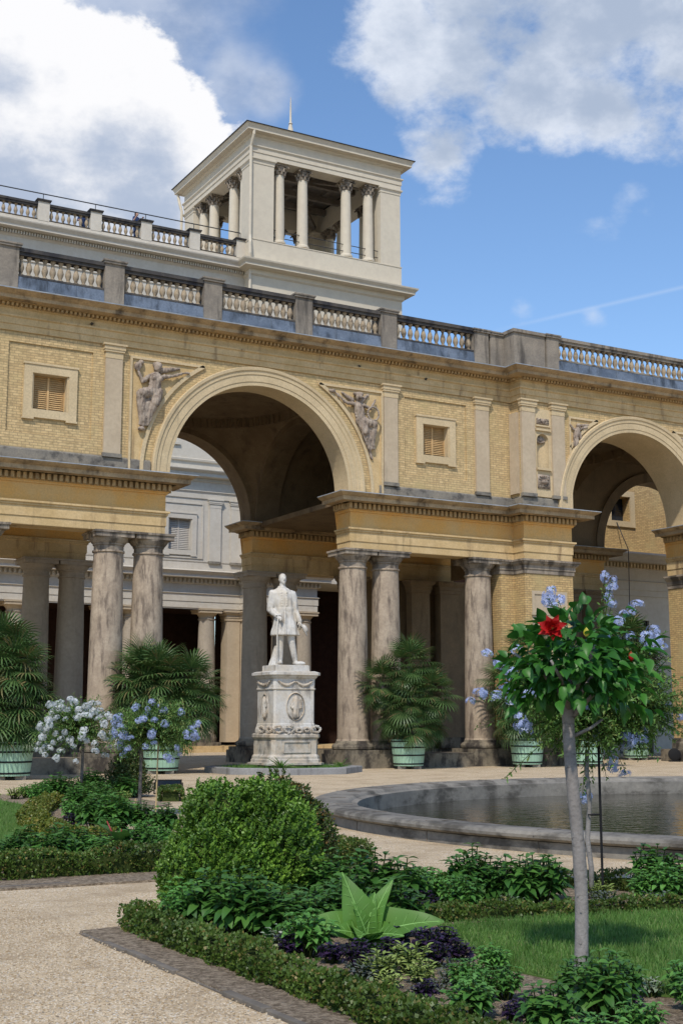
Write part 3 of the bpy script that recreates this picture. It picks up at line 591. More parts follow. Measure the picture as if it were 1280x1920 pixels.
# the right pavilion: hall with dark vault, rear wall of warm brick
MB().box(12.4, 16.0, 7.0, 7.9, 0, 14.3).box(12.4, 20.4, 6.98, 7.0, 9.2, 14.3).build('rear_wall', 'vault', GB) if False else None
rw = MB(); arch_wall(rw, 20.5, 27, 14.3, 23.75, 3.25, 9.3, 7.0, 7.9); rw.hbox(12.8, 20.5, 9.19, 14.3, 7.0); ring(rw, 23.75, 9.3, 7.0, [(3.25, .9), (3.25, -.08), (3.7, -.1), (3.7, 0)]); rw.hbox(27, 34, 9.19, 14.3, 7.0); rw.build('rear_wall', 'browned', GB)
vb = MB(); dome(15.65, 4.65, 3.4, 9.3, 60).build('vault', 'vault', GB)
vb = MB(); vb.box(12.2, 12.4, .25, 7, 7.35, 13.4)
for i in range(0): pass
ring(vb, 19.6, 9.3, 3.0, [(3.3, .0), (3.3, -.3), (3.6, -.3), (3.6, .2)], legs=0) if False else None
vb.build('hall_side_wall', 'vault', GB); MB().box(19.06, 27, 1.26, 7.0, 13.3, 13.5).build('hall_ceiling', 'vault', GB)
ring(MB(), 0, 0, 0, [(3.4, 0), (3.4, -.3)], legs=0) if False else None
for a, b in ((16.6, 17.6), (18.0, 18.9), (19.4, 20.4)):
    p = MB().box(a, b, 6.95, 7.3, .47, 6.85).build('pilaster', 'browned', GB); MB().sweep([(a, 7.3), (a, 6.95), (b, 6.95), (b, 7.3)], PC).build('capital', 'browned', p)
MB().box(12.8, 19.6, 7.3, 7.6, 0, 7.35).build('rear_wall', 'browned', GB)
# warm brick wall of the wing behind the right-hand arch
WB = thing('brick_wing', 'sunlit brick wing wall with one small square dark window seen through the right-hand arch', 'building')
YW = 12.0; w_ = (25.35, 26.6, 11.6, 12.85); w2 = (27.6, 29.4, 10.6, 13.9)
m = MB().hbox(22, 60, 10.0, 15.5, YW, [w_, w2]); m.reveal(*w_, YW, YW+.6).reveal(*w2, YW, YW+.06).hbox(*w2, YW+.06).hbox(*w_, YW+.6); m.build('wall', 'brick_warm', WB)
fr = MB().frame(25.05, 26.9, 11.3, 13.15, .29, YW-.09, YW+.01).build('window', 'arch', WB); MB().box(25.35, 26.6, YW+.5, YW+.54, 11.6, 12.85).build('pane', 'glass', fr); MB().box(25.95, 25.99, YW+.46, YW+.498, 11.6, 12.85).box(25.35, 26.6, YW+.465, YW+.496, 12.2, 12.24).build('glazing_bar', 'iron', fr)
m = MB().hbox(22, 60, 6.9, 10.0, YW-.05).hbox(22, 60, 0, 6.9, YW-.05, [(25.4, 27.6, 0, 6.6)]); m.reveal(25.4, 27.6, 0, 6.6, YW-.05, YW+.7).build('lower_wall', 'cream', WB)
pth = [(22, YW-.05), (60, YW-.05)]; MB().sweep(pth, [(0, 7.8), (.06, 7.82), (.06, 8.1), (.09, 8.12), (.09, 8.5), (.14, 8.55), (.02, 8.6), (.02, 9.15), (.1, 9.2)]).build('architrave', 'cream', WB)
m = MB().sweep(pth, [(.1, 9.2), (.1, 9.46), (.3, 9.47)]); m.blocks(pth, .1, .23, 9.22, 9.44, .11, .22).build('dentil_course', 'arch', WB); MB().sweep(pth, [(.3, 9.47), (.6, 9.5), (.6, 9.65), (.78, 9.8), (.8, 9.86), (.5, 9.98), (0, 10.05)]).build('cornice', 'cream', WB)
d = MB().frame(25.4, 27.6, 0, 6.6, .12, YW+.1, YW+.2).build('door', 'iron', WB); MB().box(25.52, 27.48, YW+.15, YW+.18, .1, 6.48).build('pane', 'glass', d)
m = MB()
for i in range(1, 4): m.box(25.52+i*.49-.02, 25.52+i*.49+.02, YW+.11, YW+.145, .12, 6.48)
for i in range(1, 7): m.box(25.52, 27.48, YW+.115, YW+.14, i*.92-.02, i*.92+.02)
m.build('glazing_bar', 'iron', d)
tag(MB().tube([(25.65, YW-.1, 11.5), (25.6, YW-.95, 10.0), (25.5, YW-1.0, 6.8)], .024, 6).build('hanging_cable', 'iron'), 'thin dark cable hanging down the wall below the small square brick-wing window', 'cable')

# ================================================================== CREAM PALACE BEHIND
PB = thing('palace_building', 'pale cream palace rising behind the yellow gallery, with a roof terrace', 'building')
YB = 25.0
m = MB(); wh = (5.9+.9, 5.9+2.1, 10.45, 12.1)
m.hbox(-30, 10.95, 7.35, 26.9, YB, [(6.75, 8.05, 10.4, 12.1), (5.6, 7.1, 16.15, 18.0), (-.2, 1.1, 10.4, 12.1), (-1, .5, 16.15, 18.0)]); 
for h in ((6.75, 8.05, 10.4, 12.1), (5.6, 7.1, 16.15, 18.0), (-.2, 1.1, 10.4, 12.1), (-1, .5, 16.15, 18.0)): m.reveal(*h, YB, YB+.5)
m.box(-30, 10.95, YB+.5, YB+9, 7.6, 26.88); m.build('wall', 'cream', PB)
for cx in (7.4, .45): win_unit(cx, YB, PB, 10.4, 12.1, 1.3, 'shutter_cream', 'cream')
for x0, x1 in ((5.6, 7.1), (-1, .5)):
    f_ = MB().frame(x0, x1, 16.15, 18.0, .09, YB+.3, YB+.4).build('window', 'wood', PB); MB().box(x0+.09, x1-.09, YB+.37, YB+.39, 16.24, 17.91).build('pane', 'glass', f_); MB().box(x0-.1, x1+.2, YB-.12, YB, 16.0, 16.13).build('sill', 'cream', f_)
# panel mouldings
MB().frame(5.4, 8.72, 10.0, 12.95, .07, YB-.05, YB).frame(-1.9, 1.6, 10.0, 12.95, .07, YB-.05, YB).build('panel_moulding', 'cream', PB)
for a, b in ((9.05, 9.7), (10.3, 10.94), (3.6, 4.25)): pilaster(a, b, YB, PB, 9.9, 12.75, .12, 'cream', 'cream')
pw = [(-30, YB), (10.95, YB), (10.95, 24.2), (26, 24.2)]; pw1 = [(-30, YB), (10.95, YB), (10.95, 24.2), (15.1, 24.2), (15.1, 25)]
MB().sweep(pw1, [(0, 7.4), (.04, 7.42), (.04, 7.75), (.07, 7.75), (.07, 8.1), (.14, 8.16), (.02, 8.22), (.02, 8.65), (.1, 8.7)]).build('architrave', 'cream', PB)
m = MB().sweep(pw1, [(.1, 8.7), (.1, 8.95), (.3, 8.95)]); m.blocks(pw1, .1, .24, 8.72, 8.93, .12, .24).build('dentil_course', 'cream', PB)
MB().sweep(pw1, [(.3, 8.95), (.6, 8.97), (.6, 9.1), (.75, 9.25), (.78, 9.28), (.3, 9.4), (.01, 9.42), (.01, 9.8), (.05, 9.85)]).build('cornice', 'cream', PB)
MB().sweep(pw, [(0, 13.2), (.06, 13.22), (.06, 13.5), (.14, 13.6), (.03, 13.65), (.03, 14.1), (.12, 14.15), (.12, 14.3), (.5, 14.34), (.5, 14.5), (.68, 14.62), (.7, 14.66), (0, 14.8)]).build('cornice', 'cream', PB)
MB().sweep(pw, [(0, 15.15), (.12, 15.2), (.14, 15.3), (0, 15.36)]).build('string_course', 'cream', PB)
# ground-floor colonnade of the palace
def bcol(x, y, h=7.4):
    c = smooth_angle(MB().lathe([(r, z+.9) for r, z in colprof(h-1.5, .5, .42)]+[(.46, h-.55), (.46, h-.5)], 24).build('column', 'column_plain', PB), 30); cp = MB().lathe([(.42, h-.5), (.42, h-.4), (.55, h-.22)], 24); cp.box(-.62, .62, -.62, .62, h-.22, h-.08).box(-.66, .66, -.66, .66, h-.08, h-.01); smooth_angle(cp.build('capital', 'pil', c), 30)
    MB().lathe([(.62, .5), (.62, .7), (.55, .9)], 24).box(-.64, .64, -.64, .64, .3, .5).build('base', 'plinth', c); c.location = (x, y, 0)
for x, y in ((9.2, 25.45), (5.0, 25.45), (3.6, 25.45), (-1, 25.45), (14.5, 24.65), (13.1, 24.65)): bcol(x, y)
for a, b, y in ((10.2, 10.93, 25.0), (10.97, 11.7, 24.25)):
    MB().box(a, b, y, y+.8, .5, 6.9).build('pilaster', 'pil', PB)
MB().sweep([(10.2, 25.8), (10.2, 25.0), (10.93, 25.0), (10.95, 24.2), (11.7, 24.2), (11.7, 25.0)], PC).build('pilaster_capital', 'pil', PB)
MB().box(-30, 10.95, 24.4, 34, 0, .32).box(-30, 8.5, 23.9, 24.4, 0, .16).box(10.95, 22, 23.4, 34, 0, .32).build('plinth', 'tan', PB)
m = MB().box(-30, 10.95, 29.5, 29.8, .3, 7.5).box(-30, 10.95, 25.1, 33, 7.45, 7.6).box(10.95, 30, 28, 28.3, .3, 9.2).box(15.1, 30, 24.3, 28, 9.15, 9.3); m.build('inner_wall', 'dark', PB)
MB().box(10.96, 20.6, 24.21, 33.9, 9.0, 26.2).build('tower_foot', 'cream', PB)
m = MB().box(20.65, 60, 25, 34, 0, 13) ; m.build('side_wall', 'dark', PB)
# upper cornice and balustraded roof terrace
tp = [(-30, YB), (10.95, YB)]
MB().sweep(tp, [(0, 24.6), (.06, 24.62), (.06, 24.9), (.03, 24.95), (.03, 25.8), (.14, 25.9)]).build('architrave', 'cream', PB)
m = MB().sweep(tp, [(.14, 25.9), (.14, 26.1), (.34, 26.12)]); m.blocks(tp, .14, .28, 25.92, 26.08, .07, .14).build('dentil_course', 'cream', PB)
MB().sweep(tp, [(.34, 26.12), (.6, 26.14), (.6, 26.26), (.74, 26.42), (.76, 26.48), (.1, 26.52), (.1, 26.9)]).build('cornice', 'cream', PB)
tx = [-8.83, -6.04, -3.25, -.46, 2.33, 5.12, 7.91, 10.7]; pr2 = None
MB().box(-30, 10.95, YB-.05, YB+.3, 26.88, 26.96).build('parapet_base', 'baluster', PB)
for i, x in enumerate(tx):
    pier(x-.3, x+.3, YB-.1, YB+.35, 26.88, 27.92, 'cream', 'rail', parent=PB)
    if i+1 < len(tx): pr2 = balustrade(x+.3, tx[i+1]-.3, YB-.02, PB, 7, zb=27.0, sc=1.02, skirt=None, proto=pr2, balm='baluster')
hr = MB().tube([(-30, YB+.1, 28.42), (10.7, YB+.1, 28.42)], .03, 6)
for x in tx: hr.tube([(x, YB+.1, 27.95), (x, YB+.1, 28.42)], .02, 5)
hr.build('handrail', 'iron', PB)

# ================================================================== LOOKOUT TOWER
TW = thing('lookout_tower', 'square cream belvedere tower with open columned loggia rising above the palace roof', 'tower', (15.8, 29.05, 26.2))
def tw(mb, name, mat, parent=None, sm=False):
    mb.v = [(x-15.8, y-29.05, z-26.2) for x, y, z in mb.v]; o = mb.build(name, mat, parent or TW); 
    if sm: smooth_angle(o, 30)
    return o
X0, X1, Y0, Y1 = 10.95, 20.65, 24.2, 33.9
sq = [(X0, Y0), (X1, Y0), (X1, Y1), (X0, Y1)]
tw(MB().box(X0-.02, X1+.02, Y0-.02, Y1+.02, 24.0, 27.85), 'parapet', 'tower')
tw(MB().sweep(sq, [(0, 24.4), (.05, 24.42), (.05, 24.9), (.03, 24.95), (.03, 25.75), (.14, 25.85), (.14, 26.08), (.36, 26.12), (.6, 26.14), (.6, 26.26), (.74, 26.42), (.76, 26.5), (0, 26.56)], True), 'cornice', 'tower')
tw(MB().sweep(sq, [(0, 27.84), (.05, 27.85), (.05, 27.9), (-.6, 27.91)], True), 'sill_course', 'tower')
for ax in (0, 1):
    for ay in (0, 1):
        a = X0+.02 if ax == 0 else X1-1.37; b = Y0+.02 if ay == 0 else Y1-1.37
        o = tw(MB().box(a, a+1.35, b, b+1.35, 27.9, 32.65), 'corner_pier', 'tower')
        q = [(a, b), (a+1.35, b), (a+1.35, b+1.35), (a, b+1.35)]; tw(MB().sweep(q, [(0, 32.3), (.03, 32.32), (.03, 32.42), (.06, 32.5), (.12, 32.56), (.12, 32.64), (0, 32.66)], True), 'capital', 'tower', o)
tw(MB().sweep(sq, [(-.9, 32.67), (.02, 32.67), (.02, 32.95), (.06, 32.95), (.06, 33.2), (.14, 33.28), (.14, 33.34), (.02, 33.38), (.02, 33.85), (.1, 33.9), (.16, 33.98), (.5, 34.02), (.5, 34.15), (.58, 34.3), (.6, 34.36)], True), 'entablature', 'tower')
tw(MB().box(X0+.9, X1-.9, Y0+.9, Y0+.91, 32.67, 34.0).box(X0+.9, X1-.9, Y1-.91, Y1-.9, 32.67, 34.0).box(X0+.9, X0+.91, Y0+.91, Y1-.91, 32.67, 34.0).box(X1-.91, X1-.9, Y0+.91, Y1-.91, 32.67, 34.0), 'inner_beam', 'tower')
apex = (15.8, 29.05, 35.1); e = .66; rf = MB(); c4 = [(X0-e, Y0-e), (X1+e, Y0-e), (X1+e, Y1+e), (X0-e, Y1+e)]
for i in range(4): a, b = c4[i], c4[(i+1) % 4]; rf.add([(*a, 34.4), (*b, 34.4), apex], [(0, 1, 2)]); rf.quad((*a, 34.355), (*b, 34.355), (*b, 34.4), (*a, 34.4))
rf.quad(*[(x, y, 34.36) for x, y in c4]); tw(rf, 'roof', 'slate')
bm_ = MB(); zc = 33.6
bm_.box(X0+.92, X1-.92, Y0+.92, Y1-.92, 34.1, 34.12)
for t in (.15, .38, .62, .85): y = Y0+.92+(Y1-Y0-1.84)*t; bm_.box(X0+.92, X1-.92, y-.12, y+.12, 33.55, 33.9)
for t in (.15, .38, .62, .85): x = X0+.92+(X1-X0-1.84)*t; bm_.box(x-.1, x+.1, Y0+.92, Y1-.92, 33.91, 34.08)
for sx in (-1, 1):
    for sy in (-1, 1): bm_.tube([(15.8+sx*.6, 29.05+sy*.6, 34.0), (15.8+sx*3.6, 29.05+sy*3.6, 32.95)], .16, 4)
tw(bm_, 'roof_beams', 'timber')
fin = MB().lathe([(.55, 35.0), (.5, 35.15), (.3, 35.2), (.25, 35.5), (.33, 35.6), (.2, 35.75), (.28, 36.1), (.3, 36.4), (.2, 36.9), (.09, 37.4), (.13, 37.45), (.07, 37.55), (.05, 38.4), (.015, 39.2)], 16, (15.8, 29.05, .3)); tw(fin, 'finial', 'tower', None, True)
cpf = [(.31, 28.0), (.4, 28.02), (.4, 28.12), (.33, 28.2)]+[(.32-.04*(i/8)**1.5, 28.2+3.85*i/8) for i in range(9)]
def leafcap(m, x, y, z):
    m.lathe([(.27, 0), (.3, .1), (.3, .35), (.36, .5)], 14, (x, y, z)); m.box(x-.38, x+.38, y-.38, y+.38, z+.52, z+.6)
    for lv, (r, zz, k_) in enumerate(((.31, .02, 8), (.33, .2, 8))):
        for i in range(k_): a = 2*pi*(i+.5*lv)/k_; m.tube([(x+r*cos(a), y+r*sin(a), z+zz), (x+(r+.06)*cos(a), y+(r+.06)*sin(a), z+zz+.2), (x+(r+.13)*cos(a), y+(r+.13)*sin(a), z+zz+.17)], [.07, .06, .02], 5)
    for sx in (-1, 1):
        for sy in (-1, 1): m.tube([(x+sx*.2, y+sy*.2, z+.35), (x+sx*.36, y+sy*.36, z+.52), (x+sx*.42, y+sy*.42, z+.42)], [.05, .06, .05], 5)
cols = []; off = (1.93, 3.42, 6.26, 7.75)
for t in off: cols += [(X0+t, Y0+.5), (X0+t, Y1-.5), (X0+.5, Y0+t), (X1-.5, Y0+t)]
pc = None
for x, y in cols:
    if pc is None:
        pc = smooth_angle(MB().lathe([(r, z-28) for r, z in cpf], 20).build('column', 'tower', TW), 30); lc = MB(); leafcap(lc, 0, 0, 4.05); lc.build('capital', 'cap', pc); o = pc
    else: o = copy_tree(pc, TW)
    o.location = (x-15.8, y-29.05, 1.8)
rl = MB()
for z in (28.35, 28.75): rl.tube([(X0+.5, Y0+.35, z), (X1-.5, Y0+.35, z)], .025, 5); rl.tube([(X0+.35, Y0+.5, z), (X0+.35, Y1-.5, z)], .025, 5)
tw(rl, 'railing', 'iron')
dp = MB().tube([(X0-.1, Y0-.42, 34.1), (X0-.1, Y0-.42, 33.8), (X0-.12, Y0-.1, 33.2), (X0-.12, Y0-.1, 28), (X0-.2, Y0-.3, 27.5), (X0-.2, Y0-.3, 26.9), (X0-.1, Y0-.1, 26.3)], .085, 8).tube([(X0-.1, Y0-.1, 26.0), (X0-.1, Y0-.1, 14)], .08, 8); tw(dp, 'downpipe', 'tower'); 
dp = MB().tube([(X0-.35, Y1+.4, 34.2), (X0-.3, Y1+.1, 33.3), (X0-.2, Y1, 32.8), (X0-.2, Y1, 27)], .09, 8); tw(dp, 'downpipe', 'tower')

# ================================================================== SCULPTED FIGURES
def caps(m, p, q, r0, r1, sc=(1, 1), n=14):
    p, q = Vector(p), Vector(q); d = q-p; L = d.length; d = d/max(L, 1e-6); u = d.orthogonal().normalized(); w = d.cross(u); rows = []
    for i in range(4): a = pi/2*i/4; rows.append((p-d*r0*cos(a), r0*sin(a)))
    for i in range(1, 5): t = i/5; rows.append((p+d*L*t, r0+(r1-r0)*t))
    for i in range(1, 5): a = pi/2*i/4; rows.append((q+d*r1*sin(a), r1*cos(a)))
    vs = []; fs = []
    for c, r in rows:
        for j in range(n): a = 2*pi*j/n; vs.append(c+(u*cos(a)+w*sin(a))*max(r, .0005))
    for i in range(len(rows)-1):
        for j in range(n): fs.append((i*n+j, i*n+(j+1) % n, (i+1)*n+(j+1) % n, (i+1)*n+j))
    fs += [tuple(range(n-1, -1, -1)), tuple((len(rows)-1)*n+j for j in range(n))]; m.add(vs, fs)
def ell(m, c, r, rot=None, n=16):
    vs = []; rot = rot or Matrix.Identity(3)
    for i in range(1, n//2):
        a = pi*i/(n//2)
        for j in range(n): b = 2*pi*j/n; vs.append(Vector(c)+rot@Vector((r[0]*sin(a)*cos(b), r[1]*sin(a)*sin(b), r[2]*cos(a))))
    k_ = n//2-1; fs = [(i*n+j, i*n+(j+1) % n, (i+1)*n+(j+1) % n, (i+1)*n+j) for i in range(k_-1) for j in range(n)]
    fs += [tuple(range(n)), tuple((k_-1)*n+j for j in range(n-1, -1, -1))]; m.add(vs, fs)
def loft(m, rings, n=24):
    """rings: (cx, cy, z, rx, ry[, lobes])"""
    vs = []; fs = []
    for rg in rings:
        cx, cy, z, rx, ry = rg[:5]; lb = rg[5] if len(rg) > 5 else 0
        for j in range(n): a = 2*pi*j/n; k_ = 1+lb*cos(9*a+1); vs.append((cx+rx*cos(a)*k_, cy+ry*sin(a)*k_, z))
    for i in range(len(rings)-1):
        for j in range(n): fs.append((i*n+j, i*n+(j+1) % n, (i+1)*n+(j+1) % n, (i+1)*n+j))
    fs += [tuple(range(n-1, -1, -1)), tuple((len(rings)-1)*n+j for j in range(n))]; m.add(vs, fs)
def sculpt(m, name, mat, parent, voxel=.02, it=6, disp=0, dscale=4):
    o = m.build(name, mat, None)
    md = o.modifiers.new('r', 'REMESH'); md.mode = 'VOXEL'; md.voxel_size = voxel; md.adaptivity = 0
    ms = o.modifiers.new('s', 'SMOOTH'); ms.iterations = it; ms.factor = .5
    dg = bpy.context.evaluated_depsgraph_get(); me = bpy.data.meshes.new_from_object(o.evaluated_get(dg)); bpy.data.objects.remove(o)
    if disp:
        for v in me.vertices: v.co += v.normal*(noise.noise(Vector((v.co.x*dscale*2.4, v.co.y*dscale*2, v.co.z*dscale*.6)))*disp)
    me.materials.clear(); me.materials.append(M[mat]); me.shade_smooth(); me.name = name
    o = bpy.data.objects.new(name, me); COL.objects.link(o)
    if parent is not None: o.parent = parent
    return o
def hand(m, c, d, side, s=1.0, curl=.5):
    """palm, four fingers of unequal length and a thumb; d = direction of the fingers, side = thumb side"""
    c, d, sd = Vector(c), Vector(d).normalized(), Vector(side).normalized(); nn = d.cross(sd).normalized()
    caps(m, c, c+d*.09*s, .035*s, .042*s)
    for i, (o, L) in enumerate(((.033, .075), (.011, .085), (-.011, .08), (-.033, .062))):
        b = c+d*.1*s+sd*o*s; k_ = b+d*L*.5*s+nn*curl*.02*s; caps(m, b, k_, .0125*s, .0115*s, n=8); caps(m, k_, k_+(d*(1-curl)+nn*curl).normalized()*L*.55*s, .0115*s, .009*s, n=8)
    b = c+d*.03*s+sd*.038*s; caps(m, b, b+(d*.7+sd*.5).normalized()*.06*s, .015*s, .011*s, n=8)
# --- marble statue ------------------------------------------------
ST = thing('statue', 'white marble statue of a standing man in long coat holding his hat', 'statue', (0, -1.76, 3.25), -R(22))
m = MB()   # x = figure's left as seen to the right, -y = front
caps(m, (-.16, 0, 1.35), (-.16, -.02, .75), .165, .13); caps(m, (-.16, -.02, .75), (-.15, .02, .12), .13, .085); ell(m, (-.16, -.14, .07), (.085, .24, .075))
caps(m, (.14, 0, 1.35), (.22, -.03, .75), .165, .13); caps(m, (.22, -.03, .75), (.36, .05, .13), .125, .085); ell(m, (.47, -.06, .065), (.24, .1, .07), Matrix.Rotation(-R(28), 3, 'Z'))
loft(m, [(-.0, 0, 1.3, .3, .22), (-.03, 0, 1.7, .28, .2), (-.07, 0, 2.05, .34, .22), (-.09, 0, 2.25, .37, .2), (-.1, 0, 2.36, .25, .15), (-.1, 0, 2.42, .12, .11)])
caps(m, (-.1, 0, 2.38), (-.09, -.01, 2.55), .105, .1); ell(m, (-.085, -.02, 2.69), (.125, .15, .18)); ell(m, (-.075, -.07, 2.62), (.09, .1, .1))
ell(m, (-.05, -.18, 2.665), (.022, .035, .04)); ell(m, (-.055, -.155, 2.715), (.075, .025, .016)); ell(m, (-.06, -.15, 2.6), (.05, .03, .02)); ell(m, (-.205, 0, 2.67), (.02, .035, .05)); ell(m, (.03, .01, 2.67), (.02, .035, .05)); ell(m, (-.06, -.13, 2.56), (.05, .04, .035)); ell(m, (-.09, .02, 2.74), (.13, .15, .14))
for e in (-1, 1): ell(m, (-.055+e*.04, -.148, 2.69), (.018, .012, .011))
sculpt(m, 'body', 'marble', ST, .017, 2)
m = MB()
loft(m, [(0.0, .0, .93, .49, .33, .05), (.0, .0, 1.2, .42, .3, .04), (-.02, 0, 1.5, .34, .25, .02), (-.04, 0, 1.72, .305, .215), (-.08, 0, 2.05, .37, .235), (-.09, 0, 2.24, .4, .215), (-.1, 0, 2.34, .3, .17), (-.1, 0, 2.42, .15, .13), (-.1, 0, 2.47, .135, .125)], 54)
caps(m, (-.43, 0, 2.22), (-.5, .02, 1.72), .14, .105); caps(m, (-.5, .02, 1.72), (-.27, -.24, 1.5), .105, .08)
caps(m, (.25, 0, 2.2), (.36, .02, 1.72), .14, .105); caps(m, (.36, .02, 1.72), (.48, -.06, 1.38), .105, .08)
for z in (1.72,): loft(m, [(-.04, 0, z-.05, .32, .235), (-.04, 0, z+.05, .325, .24)])
for i in range(6): ell(m, (-.12-.01*i*.2, -.235+.0*i, 1.85+i*.08), (.022, .02, .022)); ell(m, (.04, -.235, 1.85+i*.08), (.022, .02, .022))
for e in (-1, 1): ell(m, (-.09+e*.32, 0, 2.3), (.11, .12, .035), Matrix.Rotation(e*R(22), 3, 'Y'))
caps(m, (-.02, -.3, 1.65), (.0, -.36, .95), .03, .035)
sculpt(m, 'coat', 'marble', ST, .02, 3, .02, 5)
m = MB(); hand(m, (-.27, -.25, 1.5), (.6, -.5, -.5), (.3, .2, .9), 1.45, .7); sculpt(m, 'hand', 'marble', ST, .009, 1)
m = MB(); hand(m, (.48, -.07, 1.37), (.25, -.1, -1), (-.6, -.5, 0), 1.45, .55); sculpt(m, 'hand', 'marble', ST, .009, 1)
m = MB(); rt = Matrix.Rotation(R(62), 3, 'Y')@Matrix.Rotation(R(10), 3, 'X'); ell(m, (.62, -.12, 1.13), (.27, .19, .03), rt); ell(m, (.66, -.12, 1.14), (.15, .12, .09), rt); sculpt(m, 'hat', 'marble', ST, .014, 2)
m = MB(); caps(m, (-.26, -.33, 1.52), (-.3, -.26, .05), .022, .018); caps(m, (-.33, -.33, 1.54), (-.2, -.33, 1.54), .02, .02); m.build('sword', 'marble', ST, True)
m = MB(); loft(m, [(-.3, .14, 0, .24, .2, .08), (-.27, .14, .3, .16, .14, .1), (-.24, .14, .62, .1, .09, .08)]); sculpt(m, 'stump', 'marble', ST, .02, 2, .02)
ST.scale = (.93, .95, 1)
# --- pedestal -----------------------------------------------------
PD = thing('pedestal', 'white marble pedestal with round relief medallions and carved garlands under the standing statue', 'pedestal', (0.05, -1.76, .24))
def octp(wx, wy, c): return [(-wx+c, -wy), (wx-c, -wy), (wx, -wy+c), (wx, wy-c), (wx-c, wy), (-wx+c, wy), (-wx, wy-c), (-wx, -wy+c)]
def osw(prof, wx, wy, c, name, mat, top=True):
    # profile offset o is added outward from the footprint; travel clockwise so that the outside is on the right
    p = octp(wx, wy, c)[::1]; m = MB(); m.sweep(p, prof, True)
    q = octp(wx+prof[-1][0], wy+prof[-1][0], c+prof[-1][0]*.4); m.add([(x, y, prof[-1][1]-.002) for x, y in q], [tuple(range(8))])
    return m.build(name, mat, PD)
osw([(.2, 0), (.2, .06), (.08, .07), (.08, .15), (.05, .17), (.05, .24), (0, .3), (-.01, .31), (-.01, .76), (.02, .78), (.06, .82), (.06, .9), (.03, .92), (0, .94)], .92, .82, .12, 'base', 'marble2')
osw([(-.06, .92), (-.03, .96), (-.03, 1.06), (-.07, 1.16), (-.08, 1.22), (-.1, 1.24), (-.1, 2.24), (-.06, 2.27), (-.06, 2.3), (-.09, 2.31), (-.08, 2.58), (-.02, 2.62), (.02, 2.68), (.1, 2.7), (.1, 2.78), (-.05, 2.82), (-.26, 2.825), (-.26, 3.0), (-.28, 3.01)], .9, .8, .12, 'shaft', 'marble')
MB().frame(-.5, .55, .36, .7, .03, -.85, -.812).build('name_panel', 'marble2', PD)
def medallion(cx, cz, rx, rz, yf, side=False):
    m = MB(); n = 40
    for (f0, f1, d0, d1) in ((1.0, .93, .0, .05), (.93, .88, .05, .0), (.88, .86, .0, -.0)):
        for i in range(n):
            a, b = 2*pi*i/n, 2*pi*(i+1)/n
            P_ = lambda f, d, t: ((cx+rx*f*cos(t), yf-d, cz+rz*f*sin(t)) if not side else (yf-d, cx+rx*f*cos(t), cz+rz*f*sin(t)))
            m.quad(P_(f0, d0, a), P_(f0, d0, b), P_(f1, d1, b), P_(f1, d1, a))
    o = m.build('medallion', 'marble2', PD, True); g_ = MB()
    def F(u, w, d): return (cx+u*rx, yf-d, cz+w*rz) if not side else (yf-d, cx+u*rx, cz+w*rz)
    ell(g_, F(0, .62, .04), (.065,)*3); caps(g_, F(0, .45, .03), F(-.05, .0, .04), .1, .09); caps(g_, F(-.05, .05, .05), F(-.35 if not side else .1, -.1, .05), .07, .05); caps(g_, F(.05, .0, .04), F(.15, -.65, .03), .07, .06); caps(g_, F(-.1, -.05, .05), F(-.1, -.7, .04), .08, .07)
    caps(g_, F(.1, .4, .04), F(.5, .1, .04), .04, .03); caps(g_, F(-.1, .4, .04), F(-.5, .0, .04), .04, .03)
    for i in range(5): caps(g_, F(-.2+.1*i, .3, .08), F(-.25+.12*i, -.7, .06), .018, .025)
    if not side: g_.box(cx+.3*rx, cx+.65*rx, yf-.08, yf, cz-.15*rz, cz+.5*rz)
    sculpt(g_, 'relief_figure', 'marble2', o, .018, 1)
PD.scale = (.87, .87, 1)
medallion(.02, 1.75, .38, .44, -.7); medallion(0, 1.75, .24, .4, -.8, True)
def garland(x0, x1, z, yf, sag, side=False, nm='garland'):
    m = MB(); pts = []
    for i in range(13): t = i/12; a = x0+(x1-x0)*t; zz = z-sag*sin(pi*t); pts.append((a, yf-.03, zz) if not side else (yf-.03, a, zz))
    m.tube(pts, [.015+.03*sin(pi*i/12) for i in range(13)], 7)
    for i, p in enumerate(pts):
        for j in range(2): m.lathe([(0, -.025), (.03, 0), (0, .025)], 5, (p[0]+random.uniform(-.02, .02), p[1]+random.uniform(-.02, .02), p[2]+random.uniform(-.04, .04)))
    return m.build(nm, 'marble2', PD, True)
for a, b in ((-.66, -.02), (.02, .66)): garland(a, b, 2.52, -.72, .13)
garland(-.5, .5, 2.52, -.84, .12, True)
def wreath(cx, cz, r, yf, side=False):
    m = MB()
    for i in range(40):
        a = 2*pi*i/40*1.0; rr = r*(.75+.35*random.random()); d = random.uniform(.02, .09); p = (cx+rr*1.3*cos(a), yf-d, cz+rr*.8*sin(a)) if not side else (yf-d, cx+rr*1.3*cos(a), cz+rr*.8*sin(a))
        m.lathe([(0, -.03), (.045, 0), (0, .035)], 6, p)
    m.build('carved_wreath', 'marble2', PD, True)
for cx in (-.72, .76): wreath(cx, 1.06, .13, -.8)
wreath(-.28, 1.06, .15, -.79); wreath(.1, 1.03, .08, -.79); wreath(.4, 1.05, .08, -.79); wreath(0, 1.06, .12, -.88, True); wreath(-.6, 1.06, .11, -.88, True)
